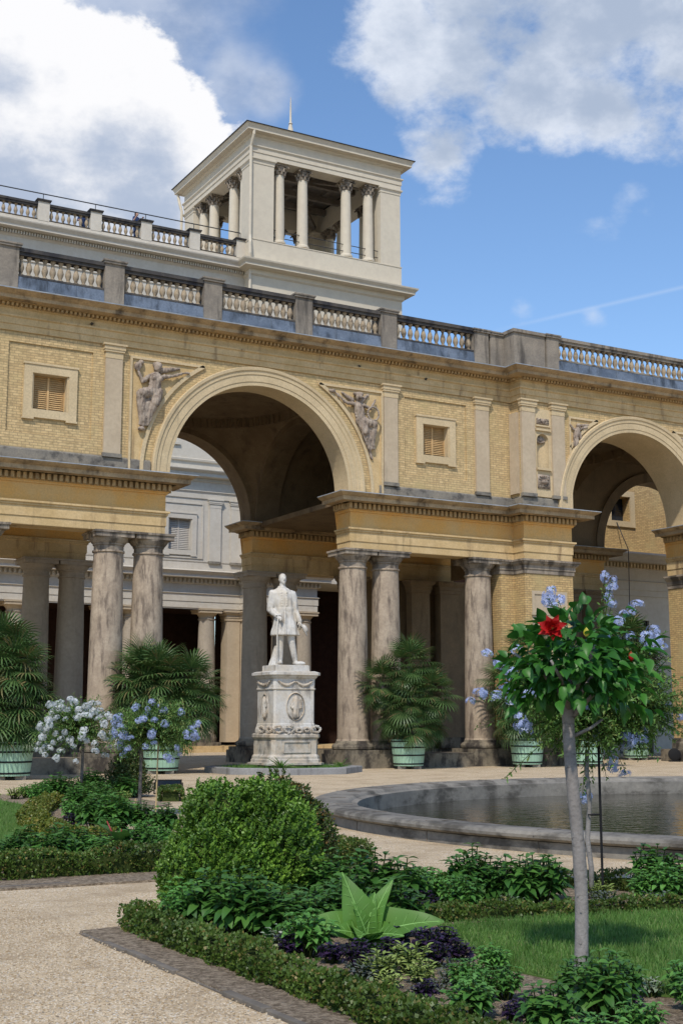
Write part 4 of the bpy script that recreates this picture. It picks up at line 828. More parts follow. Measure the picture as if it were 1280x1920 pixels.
# --- kerbed grass island under the pedestal -----------------------
def octa(r, cx=0, cy=-1.76, a0=pi/8): return [(cx+r*cos(a0+i*pi/4), cy+r*sin(a0+i*pi/4)) for i in range(8)]
kb = MB(); q = octa(2.42)[::-1]; kb.sweep(octa(2.42), [(0, 0), (0, .17), (-.02, .19), (-.3, .19), (-.3, .02)], True)
tag(kb.build('stone_kerb', 'slab'), 'grey octagonal stone kerb around the turf at the foot of the statue', 'kerb')
def patch(name, poly, z, n, L, mat='grass', zs=.0, label=None, cat='grass', bump_=0, base='lawn'):
    P_ = np.array(poly); lo, hi = P_.min(0), P_.max(0); out = []
    def inside(p):
        x, y = p; c = np.zeros(len(x), bool); j = len(P_)-1
        for i in range(len(P_)):
            c ^= ((P_[i, 1] > y) != (P_[j, 1] > y)) & (x < (P_[j, 0]-P_[i, 0])*(y-P_[i, 1])/(P_[j, 1]-P_[i, 1]+1e-12)+P_[i, 0]); j = i
        return c
    q = np.random.uniform(lo, hi, (int(n*1.9), 2)); q = q[inside((q[:, 0], q[:, 1]))][:n]; k_ = len(q); pos = np.c_[q, np.full(k_, z)]
    d = np.c_[np.random.normal(0, .35, (k_, 2)), np.ones(k_)]; nn = np.c_[np.random.normal(0, 1, (k_, 2)), np.zeros(k_)]
    o = scatter(name, mat, [(-.5, 0, 0), (.5, 0, 0), (.15, 1, .25), (-.15, 1, .25)], [(0, 1, 2, 3)], pos, d, nn, np.random.uniform(.6, 1.3, k_)*L, wid=np.random.uniform(.12, .2, k_)*L*.8)
    tag(o, label, cat, kind='stuff'); return o
struct('turf', MB().prism(octa(2.13), .0, .13), 'lawn'); patch('grass', octa(2.1), .12, 5000, .1)
def spiky(x, y, z, h, n, label, name='grass_tuft', mat='grass', w=.06):
    d = rnd_dirs(n, .25, .95); o = scatter(name, mat, *leaf_t(.05, .5, .02, 4), np.zeros((n, 3)), d, np.tile([0, 0, 1.], (n, 1))+np.random.normal(0, .2, (n, 3)), np.random.uniform(.6, 1.1, n)*h); o.location = (x, y, z); return tag(o, label, 'plant')
spiky(-.9, -3.35, .13, .5, 60, 'spiky green tuft on the turf in front left of the marble pedestal')
spiky(1.75, -2.2, .13, .38, 70, 'spiky green tuft on the turf right of the marble pedestal')
# --- spandrel reliefs ----------------------------------------------
def relief(parts, y, label_, folds, extras=None, k=1.0):
    m = MB()
    for t in parts:
        if t[0] == 'c': _, a, b, r0, r1 = t; r0, r1 = r0*.8, r1*.8; caps(m, (a[0], y-(a[2] if len(a) > 2 else .08), a[1]), (b[0], y-(b[2] if len(b) > 2 else .08), b[1]), r0, r1)
        else: _, a, r = t; ell(m, (a[0], y-(a[2] if len(a) > 2 else .1), a[1]), r)
    for (x0, z0, x1, z1, bow) in folds:
        pts = [(x0+(x1-x0)*t+bow*sin(pi*t), y-.13-.05*sin(pi*t), z0+(z1-z0)*t) for t in (0, .2, .4, .6, .8, 1)]
        for a, b in zip(pts, pts[1:]): caps(m, a, b, .027*k, .027*k, n=8)
    return sculpt(m, label_, 'relief', GB, .021*k, 1, .03*k, 7)
relief([('e', (-3.78, 12.66, .16), (.13, .14, .16)), ('e', (-3.78, 12.74, .14), (.16, .13, .1)), ('c', (-3.8, 12.5), (-3.82, 12.2), .1, .2), ('c', (-3.82, 12.3, .1), (-3.86, 11.95, .1), .26, .22),
        ('e', (-3.93, 12.28, .24), (.09, .09, .09)), ('e', (-3.7, 12.28, .24), (.09, .09, .09)),
        ('c', (-3.6, 12.38, .12), (-3.25, 12.45, .14), .09, .07), ('c', (-3.25, 12.45, .14), (-2.82, 12.62, .1), .07, .045), ('e', (-2.74, 12.62, .1), (.09, .05, .04)),
        ('c', (-4.02, 12.38, .1), (-4.25, 12.15, .12), .09, .08), ('c', (-4.25, 12.15, .12), (-4.4, 12.45, .12), .07, .05), ('e', (-4.42, 12.62, .1), (.13, .1, .14)), ('e', (-4.3, 12.78, .08), (.1, .08, .08)),
        ('c', (-3.9, 11.85, .1), (-4.3, 11.75, .2), .24, .2), ('c', (-3.75, 11.85, .1), (-3.85, 11.5, .2), .24, .2), ('c', (-4.32, 11.7, .16), (-4.22, 10.9, .08), .19, .15), ('c', (-3.85, 11.5, .16), (-4.12, 10.85, .08), .2, .12), ('c', (-4.1, 11.4, .08), (-4.2, 10.8, .06), .2, .14),
        ('e', (-4.26, 10.62, .12), (.13, .1, .06))]+[('c', (-3.6, 12.6, .05), (-3.0, 12.75, .03), .13, .05)],
       0, 'relief_figure', [(-4.4+i*.09, 11.8, -4.36+i*.045, 10.75, .05) for i in range(8)]+[(-4.35, 11.75-.1*i, -3.65, 11.75-.08*i, 0) for i in range(3)]+[(-4.05, 12.1-i*.1, -3.65, 12.08-i*.1, 0) for i in range(2)])
ring_ = MB()
relief([('e', (3.62, 12.62, .16), (.12, .14, .15)), ('e', (3.62, 12.72, .12), (.2, .12, .08)), ('c', (3.62, 12.45), (3.62, 12.2), .1, .18), ('c', (3.62, 12.25, .1), (3.72, 11.85, .1), .23, .2),
        ('c', (3.45, 12.35, .12), (3.15, 12.35, .14), .09, .07), ('c', (3.15, 12.35, .14), (2.7, 12.68, .1), .07, .05), ('e', (2.6, 12.72, .1), (.15, .06, .07)),
        ('c', (3.8, 12.35, .12), (4.1, 12.25, .14), .09, .07), ('c', (4.1, 12.25, .14), (4.3, 12.6, .12), .06, .05), ('c', (3.75, 12.5, .04), (4.05, 12.75, .03), .13, .06), ('c', (3.4, 12.5, .04), (3.0, 12.72, .03), .12, .05),
        ('c', (3.7, 11.8, .1), (4.15, 11.7, .2), .22, .19), ('c', (3.75, 11.75, .1), (3.85, 11.4, .2), .22, .17), ('c', (4.2, 11.65, .15), (4.15, 10.95, .07), .18, .13), ('c', (3.88, 11.4, .15), (4.08, 10.8, .07), .17, .1), ('c', (4.08, 10.8, .06), (4.2, 10.5, .05), .07, .05)],
       0, 'relief_figure', [(3.6+i*.09, 11.75, 4.0+i*.035, 10.85, -.04) for i in range(8)]+[(3.5, 12.1-i*.09, 3.9, 12.05-i*.09, 0) for i in range(3)])
for i in range(24): a, b = 2*pi*i/24, 2*pi*(i+1)/24; ring_.tube([(4.12+.22*cos(a), -.28, 12.05+.24*sin(a)), (4.12+.22*cos(b), -.28, 12.05+.24*sin(b))], .035, 6)
ring_.build('relief_tambourine', 'relief', GB, True)
for s_, xx in ((1, 12.62), (-1, 18.68)):
    X_ = lambda d: xx+s_*d
    relief([('e', (X_(.15), 12.5, .12), (.09, .1, .1)), ('c', (X_(.12), 12.35), (X_(.05), 12.1), .14, .13), ('c', (X_(.1), 12.35), (X_(.6), 12.5), .06, .05), ('c', (X_(-.05), 12.35), (X_(-.2), 12.5), .06, .05), ('c', (X_(.05), 12.1), (X_(.0), 11.75), .13, .1), ('c', (X_(.2), 12.2), (X_(.3), 12.0), .1, .06), ('c', (X_(.4), 12.55, .05), (X_(.7), 12.6, .04), .08, .05)],
           -.65, 'relief_figure', [(X_(-.1), 12.1, X_(-.12), 11.7, .03), (X_(.05), 12.1, X_(.02), 11.7, .03)], k=.7)
# small rust stubs on the architrave
for x, z in ((-5.97, 13.78), (3.65, 13.72), (6.4, 13.63)): MB().lathe([(0, -.06), (.07, 0), (0, .06)], 7, (x, -.12, z)).build('rusty_stub', 'iron', GB)

# ================================================================== PEOPLE
def person(loc, label, top='blue', rz=0, arm_up=False):
    p = thing('person', label, 'person', loc, rz); m = MB()
    for s_ in (-1, 1): caps(m, (s_*.09, 0, .88), (s_*.1, 0, .48), .085, .06); caps(m, (s_*.1, 0, .48), (s_*.1, 0, .08), .055, .04); ell(m, (s_*.1, -.05, .04), (.045, .12, .04))
    loft(m, [(0, 0, .85, .16, .11), (0, 0, 1.05, .14, .1), (0, 0, 1.3, .18, .12), (0, 0, 1.43, .16, .09), (0, 0, 1.5, .06, .05)], 16); caps(m, (0, 0, 1.46), (0, 0, 1.56), .05, .05); ell(m, (0, -.01, 1.65), (.075, .095, .115)); ell(m, (0, -.11, 1.64), (.012, .02, .018))
    for s_ in (-1, 1):
        e = (s_*.27, -.06, 1.18); h = (s_*.2, -.26, 1.2 if not arm_up else 1.45); caps(m, (s_*.19, 0, 1.42), e, .05, .042); caps(m, e, h, .04, .03); hand(m, h, (0, -1, .1), (-s_, 0, .3), .8, .5)
    sculpt(m, 'body', 'skin', p, .012, 1)
    m = MB(); loft(m, [(0, 0, .8, .19, .135), (0, 0, 1.05, .16, .12), (0, 0, 1.3, .2, .14), (0, 0, 1.44, .18, .11), (0, 0, 1.5, .08, .07)], 18)
    for s_ in (-1, 1): caps(m, (s_*.19, 0, 1.42), (s_*.27, -.06, 1.18), .065, .055)
    sculpt(m, 'shirt', top, p, .015, 1)
    m = MB()
    for s_ in (-1, 1): caps(m, (s_*.09, 0, .88), (s_*.1, 0, .48), .1, .075); caps(m, (s_*.1, 0, .48), (s_*.1, 0, .1), .07, .06)
    sculpt(m, 'trousers', 'blue', p, .015, 1)
    m = MB(); ell(m, (0, .03, 1.67), (.095, .105, .125)); ell(m, (0, .06, 1.55), (.085, .06, .12)); sculpt(m, 'hair', 'hair', p, .015, 1); return p
person((4.85, 25.75, 26.95), 'person with long brown hair and dark top looking over the upper terrace balustrade', 'blue', R(20), True)
person((2.0, 26.2, 26.6), 'person in dark blue half hidden behind the balusters of the upper terrace', 'blue', 0)
person((19.55, 28.2, 27.3), 'person in a red top standing between two columns of the tower loggia', 'redcloth', R(-20))

# ================================================================== FOUNTAIN BASIN
FC = (0, -23.2)
FB = thing('fountain_basin', 'large round grey stone fountain basin with rounded coping on the gravel', 'fountain basin', (FC[0], FC[1], 0))
smooth_angle(MB().lathe([(9.15, 0), (9.15, .13), (9.1, .14), (9.1, .15)], 200, cap=False).build('wall', 'basin', FB), 50)
smooth_angle(MB().lathe([(9.1, .14), (9.2, .145), (9.24, .175), (9.245, .21), (9.22, .245), (9.15, .262), (8.98, .262), (8.96, .25), (8.66, .245), (8.62, .22), (8.6, .19), (8.5, .17), (8.48, -.3)], 200, cap=False).build('coping', 'basin', FB), 40)
m = MB()
for i in range(30):
    a = 2*pi*(i+.3)/30; m.tube([(9.153*cos(a), 9.153*sin(a), .0), (9.153*cos(a), 9.153*sin(a), .14), (9.248*cos(a), 9.248*sin(a), .2), (9.16*cos(a), 9.16*sin(a), .262), (8.7*cos(a), 8.7*sin(a), .25)], .008, 4)
m.build('mortar_joints', 'edge', FB)
struct('water', MB().add([(FC[0]+8.5*cos(2*pi*i/100), FC[1]+8.5*sin(2*pi*i/100), -.1) for i in range(100)], [tuple(range(100))]), 'water')

# ================================================================== PLANTS
BARK = 'bark'
core_k = MT('twiggy_inner_growth'); n_ = core_k.noise(30, 4, .7); M['core'] = core_k.out(core_k.mix(n_, (.02, .035, .01), (.07, .09, .025)), 1, .05)  # stem and twig colour; on the cores it stands in for inner shade
def bush(name, label, cat, loc, lobes, n, mat, L=.026, per=10, group=None, corem='core', z0=.04):
    t = thing(name, label, cat, loc, 0, group); pos = []; dr = []; nr = []; cm = MB(); tot = sum((l[3]*l[5])**1.0 for l in lobes)
    for (cx, cy, cz, rx, ry, rz) in lobes:
        k_ = int(n*rx*rz/tot); d = rnd_dirs(k_, -.75, 1)
        for q in d:
            f = 1+.3*lump(q, 2.3, cx*7)+.2*lump(q, 6, cz)+random.uniform(-.1, .06); p = np.array((cx+q[0]*rx*f, cy+q[1]*ry*f, cz+q[2]*rz*f))
            if p[2] < z0: continue
            ins = False
            for (ax, ay, az, bx, by, bz) in lobes:
                if (ax, ay) != (cx, cy) and ((p[0]-ax)/bx)**2+((p[1]-ay)/by)**2+((p[2]-az)/bz)**2 < .7: ins = True
            if ins: continue
            ax_ = q+np.array((0, 0, 1.0))+np.random.normal(0, .3, 3); ax_ /= np.linalg.norm(ax_); len_ = random.uniform(.06, .16)*L/.026
            p0 = p-ax_*len_*.7
            u = np.cross(ax_, (.3, .7, .2)); u /= np.linalg.norm(u); w = np.cross(ax_, u)
            for j in range(per):
                tt = (j+.5)/per; an = j*2.4+random.random(); o_ = u*cos(an)+w*sin(an); pos.append(p0+ax_*len_*tt); dr.append(ax_*(.35+.9*tt*tt)+o_*(1.1-.5*tt)); nr.append(ax_-o_*.3)
        vs = MB(); ell(vs, (0, 0, 0), (1, 1, 1), n=20)
        cm.add([(cx+v[0]*rx*.78*(1+.22*lump(v, 2.3, cx*7)), cy+v[1]*ry*.78*(1+.22*lump(v, 2.3, cx*7)), max(.01, cz+v[2]*rz*.78*(1+.22*lump(v, 2.3, cx*7)))) for v in vs.v], vs.f)
    scatter('foliage', mat, *BL, pos, dr, nr, np.random.uniform(.8, 1.25, len(pos))*L, t); cm.build('inner_growth', corem, t, True); return t  # dark core added so the gaps between leaves look shaded
bush('boxwood_bush', 'big round bright green boxwood bush at the corner of the flower bed', 'bush', (-13.72, -28.1, 0),
     [(-.3, 0, .36, .36, .36, .4), (.2, -.08, .42, .38, .36, .44), (-.12, .1, .6, .3, .3, .34), (.05, 0, .2, .58, .42, .24), (-.36, .1, .72, .15, .15, .24), (.1, .05, .8, .24, .22, .2), (.34, .1, .7, .2, .2, .26), (-.12, -.25, .3, .3, .2, .3), (-.58, 0, .28, .16, .2, .26), (-.26, 0, .76, .24, .22, .22)], 7600, 'box', L=.029)
bush('boxwood_bush', 'bronze-tinged boxwood bush behind the big bright green one, nearer the basin', 'bush', (-12.55, -26.2, 0), [(0, 0, .45, .42, .4, .48), (.18, .1, .62, .3, .3, .26), (.3, 0, .35, .36, .36, .36)], 2600, 'boxold', L=.03)
bush('conical_shrub', 'low bronze-green conical shrub on the bed behind the two flowering standard trees', 'shrub', (-8.9, -12.2, 0), [(0, 0, .25, .5, .5, .3), (0, 0, .5, .35, .35, .35), (0, 0, .72, .2, .2, .25)], 1400, 'boxold', L=.035, per=7)
def hedge(path, w, h, mat, dens, label, group=None, L=.02, name='low_hedge'):
    pos = []; dr = []; nr = []; cm = MB(); P_ = [Vector((*p, 0)) for p in path]
    for a, b in zip(P_, P_[1:]):
        Ln = (b-a).length; d = (b-a)/Ln; sd = Vector((d.y, -d.x, 0)); k_ = int(dens*Ln*(2*h+w))
        for _ in range(k_):
            t = random.uniform(-.06, Ln+.06); s = random.random()*(2*h+w)
            if s < h: o, z, n_ = -w/2, s, -sd
            elif s < h+w: o, z, n_ = s-h-w/2, h, Vector((0, 0, 1))
            else: o, z, n_ = w/2, s-h-w, sd
            c = a+d*t; bm2 = .045*lump(c+Vector((o*2, 0, z)), 5)+.03*lump(c+Vector((o, 0, z*2)), 13); hs = 1+.22*lump(c, 3.1, 5)
            p = c+sd*o+Vector((0, 0, z*hs))+n_*(bm2+.012)
            if p.z < .01: continue
            ax_ = n_*.8+Vector((0, 0, .5))+Vector(np.random.normal(0, .35, 3))
            for j in range(4): pos.append(p+Vector(np.random.normal(0, .008, 3))); dr.append(ax_+Vector(np.random.normal(0, .6, 3))); nr.append(Vector(np.random.normal(0, 1, 3)))
        m2 = int(Ln/.12)+1
        for i in range(m2):
            c0_, c1__ = a+d*(.06+(Ln-.12)*i/m2), a+d*(.06+(Ln-.12)*(i+1)/m2); hh = h*.76*(1+.22*lump(c0_, 3.1, 5)); wc = w*.4; q = [c0_-sd*wc, c1__-sd*wc, c1__+sd*wc, c0_+sd*wc]; cm.prism([(v.x, v.y) for v in q], .005, hh)
    t = thing(name, label, 'hedge', tuple(P_[0]), 0, group)
    o = scatter('foliage', mat, *BL, np.array([tuple(v) for v in pos])-np.array(tuple(P_[0])), np.array([tuple(v) for v in dr]), np.array([tuple(v) for v in nr]), np.random.uniform(.75, 1.3, len(pos))*L, t)
    cm.v = [(x-P_[0].x, y-P_[0].y, z) for x, y, z in cm.v]; cm.build('inner_growth', 'core', t); return t  # dark filler inside the hedge, its shade painted as colour
# soil beds and edging
def bed(poly): struct('flower_bed_soil', MB().prism(poly, .001, .02), 'soil')
arc = [(FC[0]+11.9*cos(a), FC[1]+11.9*sin(a)) for a in np.linspace(R(205.5), R(235), 10)]
bed([(-15.3, -40), (-8, -40), (-7, -33)]+arc[::-1]+[(-12.2, -28.2), (-15.34, -28.74)])
arcL = [(FC[0]+11.5*cos(a), FC[1]+11.5*sin(a)) for a in np.linspace(R(194), R(178), 10)]+[(FC[0]+12.2*cos(a), FC[1]+12.2*sin(a)) for a in np.linspace(R(172), R(138), 16)]
bed([(-24, -25.9), (-11.05, -26.15)]+arcL+[(-8.9, -10.3), (-24, -10.3)])
def edging(path, label, w=.05, h=.016):
    m = MB(); P_ = [Vector(p) for p in path]
    for a, b in zip(P_, P_[1:]):
        Ln = (b-a).length; d = (b-a)/Ln; sd = Vector((d.y, -d.x)); x = 0
        while x < Ln-.02:
            L_ = min(random.uniform(.25, .6), Ln-x); ow = random.uniform(-.012, .012); s0, s1 = -w/2+ow, w/2+ow+random.uniform(-.01, .01)
            q = [a+d*x+sd*s0, a+d*(x+L_-.012)+sd*s0, a+d*(x+L_-.012)+sd*s1, a+d*x+sd*s1]; hh = h+random.uniform(-.009, .012); m.prism([(p.x, p.y) for p in q], 0, hh); x += L_
    t = m.build('stone_edging', 'edge'); bv = t.modifiers.new('b', 'BEVEL'); bv.width = .006; bv.segments = 2; return tag(t, label, 'edging')
edging([(-15.3, -37), (-15.33, -28.75), (-14.2, -28.52)], 'weathered stone edging strip along the soil of the front flower bed')
edging([(-24, -25.88), (-14.0, -25.92)], 'thin stone edging strip beside the gravel below the left flower bed')
hedge([(-14.95, -36.5), (-14.95, -28.85)], .17, .145, 'hedge', 2600, 'patchy bronze-green low hedge running along the soil of the front flower bed', L=.021)
hedge([(-14.95, -28.72), (-14.1, -28.58), (-12.3, -28.35), (-10.9, -28.2), (-9.8, -29.4)], .17, .14, 'hedge', 2000, 'low clipped hedge at the far edge of the front flower bed')
hedge([(-13.05, -29.6), (-12.1, -29.78), (-11.3, -29.95), (-10.6, -30.2), (-9.9, -30.8)], 0.16, .1, 'hedge', 2600, 'ragged low hedge line between the lawn and the back row of bedding plants')
hedge([(-20, -25.3), (-15, -25.3), (-13.3, -25.3), (-12.6, -25.3)], .26, .22, 'hedge', 1500, 'straight low clipped hedge along the near side of the left flower bed', L=.024)
hedge([(-11.9, -25.75), (-11.35, -25.85), (-11.2, -25.3)], .26, .22, 'hedge', 1800, 'short stub of low hedge at the bed corner nearest the fountain basin')
hedge([(-11.2, -14.6), (-11.9, -16.2), (-12.75, -18.6), (-13.2, -20.6), (-13.35, -22.0), (-13.1, -23.0)], .3, .2, 'hedge_gold', 900, 'curved golden low hedge around the small lawn on the left', L=.03)
hedge([(-16, -11.0), (-11.9, -11.3)], .3, .16, 'hedge', 500, 'low hedge at the far edge of the small left lawn', L=.03)
hedge([(-8.75, -14.2), (-8.1, -12.6)], .4, .2, 'hedge', 1900, 'low hedge end beside the black floodlight', L=.03)
LR = [(-13.2, -32.75), (-13.5, -32.2), (-13.6, -31.4), (-13.3, -30.6), (-13.0, -29.85), (-12.0, -29.95), (-11.2, -30.1), (-10.5, -30.4), (-9.9, -31.0), (-9.6, -33.4), (-12.6, -33.4)]
struct('lawn', MB().prism(LR, .021, .03), 'lawn'); patch('grass', LR, .03, 52000, .042)
LL = [(-11.6, -11.6), (-11.6, -14.8), (-12.3, -16.8), (-13.1, -19.4), (-13.5, -21.4), (-13.6, -22.0), (-18, -22.2), (-18, -11.6)]
struct('lawn', MB().prism(LL, .021, .03), 'lawn'); patch('grass', LL, .03, 26000, .05)
# --- bedding plants -------------------------------------------------
def herb(name, label, cat, h, rad, nst, nlf, mat, tmpl, L, group, up=.55, stem='core', z0=.0, seed=1, drp=.2):
    random.seed(seed); np.random.seed(seed); t = thing(name, label, cat, (0, 0, 0), 0, group); pos = []; dr = []; nr = []; sz = []; sm = MB()
    for i in range(nst):
        a = 2*pi*i*.382+random.random()*.5; rr = rad*sqrt((i+.5)/nst)*random.uniform(.8, 1.05); hh = h*(1-.35*(rr/rad)**2)*random.uniform(.8, 1.1); top = Vector((rr*cos(a), rr*sin(a), hh)); b = Vector((rr*.35*cos(a), rr*.35*sin(a), z0))
        sm.tube([b, (b+top)/2+Vector((0, 0, hh*.05)), top], [.006, .005, .004], 5)
        for j in range(nlf):
            tt = .35+.65*(j//2+1)/((nlf+1)//2); p = b.lerp(top, min(1, tt)); an = a+(j % 2)*pi+(j//2)*pi/2+random.uniform(-.4, .4); last = j >= nlf-4
            o_ = Vector((cos(an), sin(an), 0)); pos.append(p); dr.append(o_+Vector((0, 0, (.55 if last else .1)+random.uniform(-.25, .2)-drp))); nr.append(Vector((0, 0, 1))+o_*.25+Vector(np.random.normal(0, .15, 3))); sz.append(L*random.uniform(.75, 1.15)*(.7 if last else 1))
    scatter('leaves', mat, *tmpl, [tuple(p) for p in pos], [tuple(p) for p in dr], [tuple(p) for p in nr], sz, t, smooth=True); sm.build('stems', stem, t); return t
KIND = {
 'basil': [herb('basil_plant', 'x', 'plant', .25, .18, 26, 10, 'basil', leaf_t(.38, .35, .12, 4, .7), .066, 'g', seed=s) for s in (3, 4)],
 'dark': [herb('bedding_plant', 'x', 'plant', .36, .2, 20, 12, 'darkleaf', leaf_t(.27, .4, .07, 4, .85), .115, 'g', seed=s) for s in (5, 6)],
 'purple': [herb('purple_basil', 'x', 'plant', .17, .12, 16, 8, 'purple', leaf_t(.32, .25, .14, 3, .8), .065, 'g', seed=7)],
 'sage': [herb('variegated_sage', 'x', 'plant', .15, .14, 14, 9, 'sage', leaf_t(.2, .15, .06), .075, 'g', seed=8)],
 'sagegrey': [herb('grey_sage', 'x', 'plant', .11, .13, 12, 9, 'sagegrey', leaf_t(.2, .2, .06), .055, 'g', seed=9)],
 'white': [herb('white_edged_plant', 'x', 'plant', .15, .1, 10, 9, 'white_var', leaf_t(.26, .2, .08), .05, 'g', seed=10)]}
random.seed(5)
LOOK = {'basil': 'bright green basil plant with cupped shiny leaves', 'dark': 'dark green bedding plant with long pointed leaves', 'purple': 'purple-black basil with crinkled leaves', 'sage': 'yellow-green variegated sage clump', 'sagegrey': 'grey-green sage clump', 'white': 'small plant with cream-edged leaves'}
used_k = set()
ORD = 'leftmost,second,third,fourth,fifth,sixth,seventh,eighth,ninth,tenth,eleventh,twelfth,thirteenth,fourteenth,fifteenth,sixteenth,seventeenth,eighteenth,nineteenth,twentieth,twenty-first,twenty-second,twenty-third,twenty-fourth,twenty-fifth,twenty-sixth,twenty-seventh,twenty-eighth,twenty-ninth,thirtieth,thirty-first,thirty-second,thirty-third'.split(',')
SHORT = {'basil': ('bright basil plant', 'bright basil plants'), 'dark': ('dark pointed-leaf plant', 'dark pointed-leaf plants'), 'purple': ('purple-black basil', 'purple-black basils'), 'sage': ('yellow-green sage clump', 'yellow-green sage clumps'), 'sagegrey': ('grey sage clump', 'grey sage clumps'), 'white': ('cream-edged small plant', 'cream-edged small plants')}
def plants(d, where, gname, s0=1.0, rise=0):
    made = []
    for kd, pts in d.items():
        for (x, y) in pts:
            pr_ = random.choice(KIND[kd])
            if pr_.name in used_k: o = copy_tree(pr_)
            else: used_k.add(pr_.name); o = pr_
            s = s0*random.uniform(.85, 1.2)*(.72 if y < -31.4 else 1)*(.78 if s0 > 1.2 and y < -21.9 else 1)*(.85 if kd == 'purple' else 1); o.location = (x, y, .015+rise); o.scale = (s, s, s*random.uniform(.85, 1.15)); o.rotation_euler = (0, 0, random.uniform(0, 6.28))
            made.append((kd, x, y, o)); o['group'] = LOOK[kd].split(' with')[0]+' '+gname
    name_plants(made, gname)
def name_plants(made, place):
    for kd in LOOK:
        L_ = sorted([t for t in made if t[0] == kd], key=lambda t: (Vector((t[1], t[2], 0))-CAM).dot(RT)/(Vector((t[1], t[2], 0))-CAM).dot(hd))
        for i, t in enumerate(L_): t[3]['label'] = (SHORT[kd][0]+', the only one '+place) if len(L_) == 1 else SHORT[kd][0]+', '+ORD[i]+(' of' if i == 0 else ' from left of')+' those '+place
FRONT = {
  'dark': [(-14.52, -29.25), (-14.45, -29.58), (-14.34, -29.78), (-14.20, -29.96), (-14.00, -29.75), (-13.85, -32.5), (-13.94, -32.62), (-14.00, -32.86), (-13.73, -32.67), (-14.3, -29.4), (-14.1, -29.5), (-13.75, -29.75), (-13.55, -29.5), (-13.5, -30.1), (-13.2, -33.3), (-12.8, -33.3), (-14.45, -33.0)],
  'basil': [(-14.67, -29.12), (-14.58, -28.84), (-14.42, -30.49), (-14.25, -32.15), (-14.09, -32.16), (-13.4, -32.9), (-13.2, -32.65), (-14.10, -33.24), (-14.5, -33.4), (-13.7, -31.5), (-14.15, -31.9), (-14.5, -32.45), (-13.0, -33.1)],
  'purple': [(-14.39, -30.76), (-14.32, -30.96), (-13.75, -30.87), (-13.66, -31.09), (-13.84, -30.59), (-14.27, -32.58), (-14.40, -32.64), (-13.6, -33.15), (-13.55, -30.75), (-14.1, -31.0), (-14.55, -30.5), (-14.5, -32.0), (-13.9, -31.2), (-13.8, -32.85), (-12.9, -32.9)],
  'sage': [(-14.49, -31.61), (-14.25, -31.57), (-14.13, -31.27), (-14.35, -31.3), (-14.57, -28.44), (-14.03, -31.69)],
  'sagegrey': [(-14.46, -31.27), (-14.31, -31.84), (-14.11, -31.65), (-14.28, -31.09), (-14.5, -31.95), (-13.95, -31.45)],
  'white': [(-14.48, -30.23), (-14.36, -30.18), (-13.37, -32.51)]}
BACK = {
  'dark': [(-13.24, -28.85), (-13.05, -28.96), (-12.85, -29.12), (-12.00, -29.03), (-11.87, -29.28), (-11.64, -29.33), (-11.4, -29.04), (-9.99, -28.97), (-10.12, -29.42), (-13.21, -28.63), (-11.95, -28.78), (-12.65, -28.95), (-11.7, -28.9), (-10.3, -29.2), (-9.8, -29.5)],
  'basil': [(-12.45, -29.37), (-12.29, -28.97), (-10.69, -29.50), (-10.55, -29.69), (-12.29, -28.65), (-12.48, -28.76), (-10.45, -29.4)],
  'purple': [(-12.72, -29.25), (-12.92, -29.36), (-10.3, -30.04), (-9.9, -29.9)],
  'sage': [(-10.85, -29.01), (-10.95, -29.25)],
  'sagegrey': [(-11.21, -29.66), (-11.1, -29.45), (-10.9, -29.90)],
  'white': [(-12.14, -29.6)]}
LEFT = {
  'dark': [(-14.9, -24.6), (-14.6, -24.3), (-14.42, -24.7), (-14.31, -23.81), (-14.17, -24.6), (-14.00, -24.11), (-13.79, -24.7), (-14.5, -24.0), (-13.7, -24.0), (-10.27, -12.68), (-9.42, -11.4), (-9.81, -12.94), (-9.2, -12.9), (-11.0, -15.62), (-11.38, -16.9), (-10.93, -16.4), (-12.3, -20.16), (-12.2, -20.69), (-13.2, -24.2), (-11.8, -20.67), (-11.80, -21.55), (-15.3, -24.5), (-11.2, -17.8), (-11.6, -18.4), (-10.4, -14.4), (-10.8, -13.6), (-12.6, -24.4)],
  'basil': [(-13.66, -24.28), (-12.77, -23.67), (-12.42, -22.91), (-12.33, -22.15), (-12.04, -19.70), (-12.03, -20.44), (-11.61, -16.94), (-12.2, -19.04), (-10.77, -12.40), (-10.43, -12.1), (-10.89, -11.91), (-11.05, -17.36), (-11.42, -19.11), (-12.61, -23.86), (-12.5, -21.3), (-11.9, -23.2), (-12.1, -24.5), (-10.6, -15.2), (-11.3, -14.2), (-14.7, -24.1), (-11.7, -22.4)],
  'purple': [(-15.0, -24.1), (-13.33, -24.7), (-13.16, -24.8), (-12.8, -22.04), (-12.6, -19.93), (-13.03, -24.6), (-12.2, -25.2)],
  'sage': [(-11.5, -18.91), (-9.5, -13.6), (-9.94, -14.80), (-10.69, -16.07), (-11.21, -12.2), (-11.6, -12.1)],
  'sagegrey': [(-13.23, -23.87), (-10.94, -19.38)]}
CORN = {'basil': [(-11.75, -25.3), (-11.55, -25.1)], 'purple': [(-12.0, -25.5), (-11.9, -25.1), (-12.15, -25.0)], 'dark': [(-12.2, -25.4)]}
plants(FRONT, 'between the near hedge and the lawn', 'in the front bed', 1.0); plants(BACK, 'in the far row between lawn and gravel', 'in the far row', 1.0)
plants(LEFT, 'in the left-hand flower bed', 'in the left bed', 1.25); plants(CORN, 'at the bed corner behind the big boxwood bush', 'at the bed corner', 1.1)

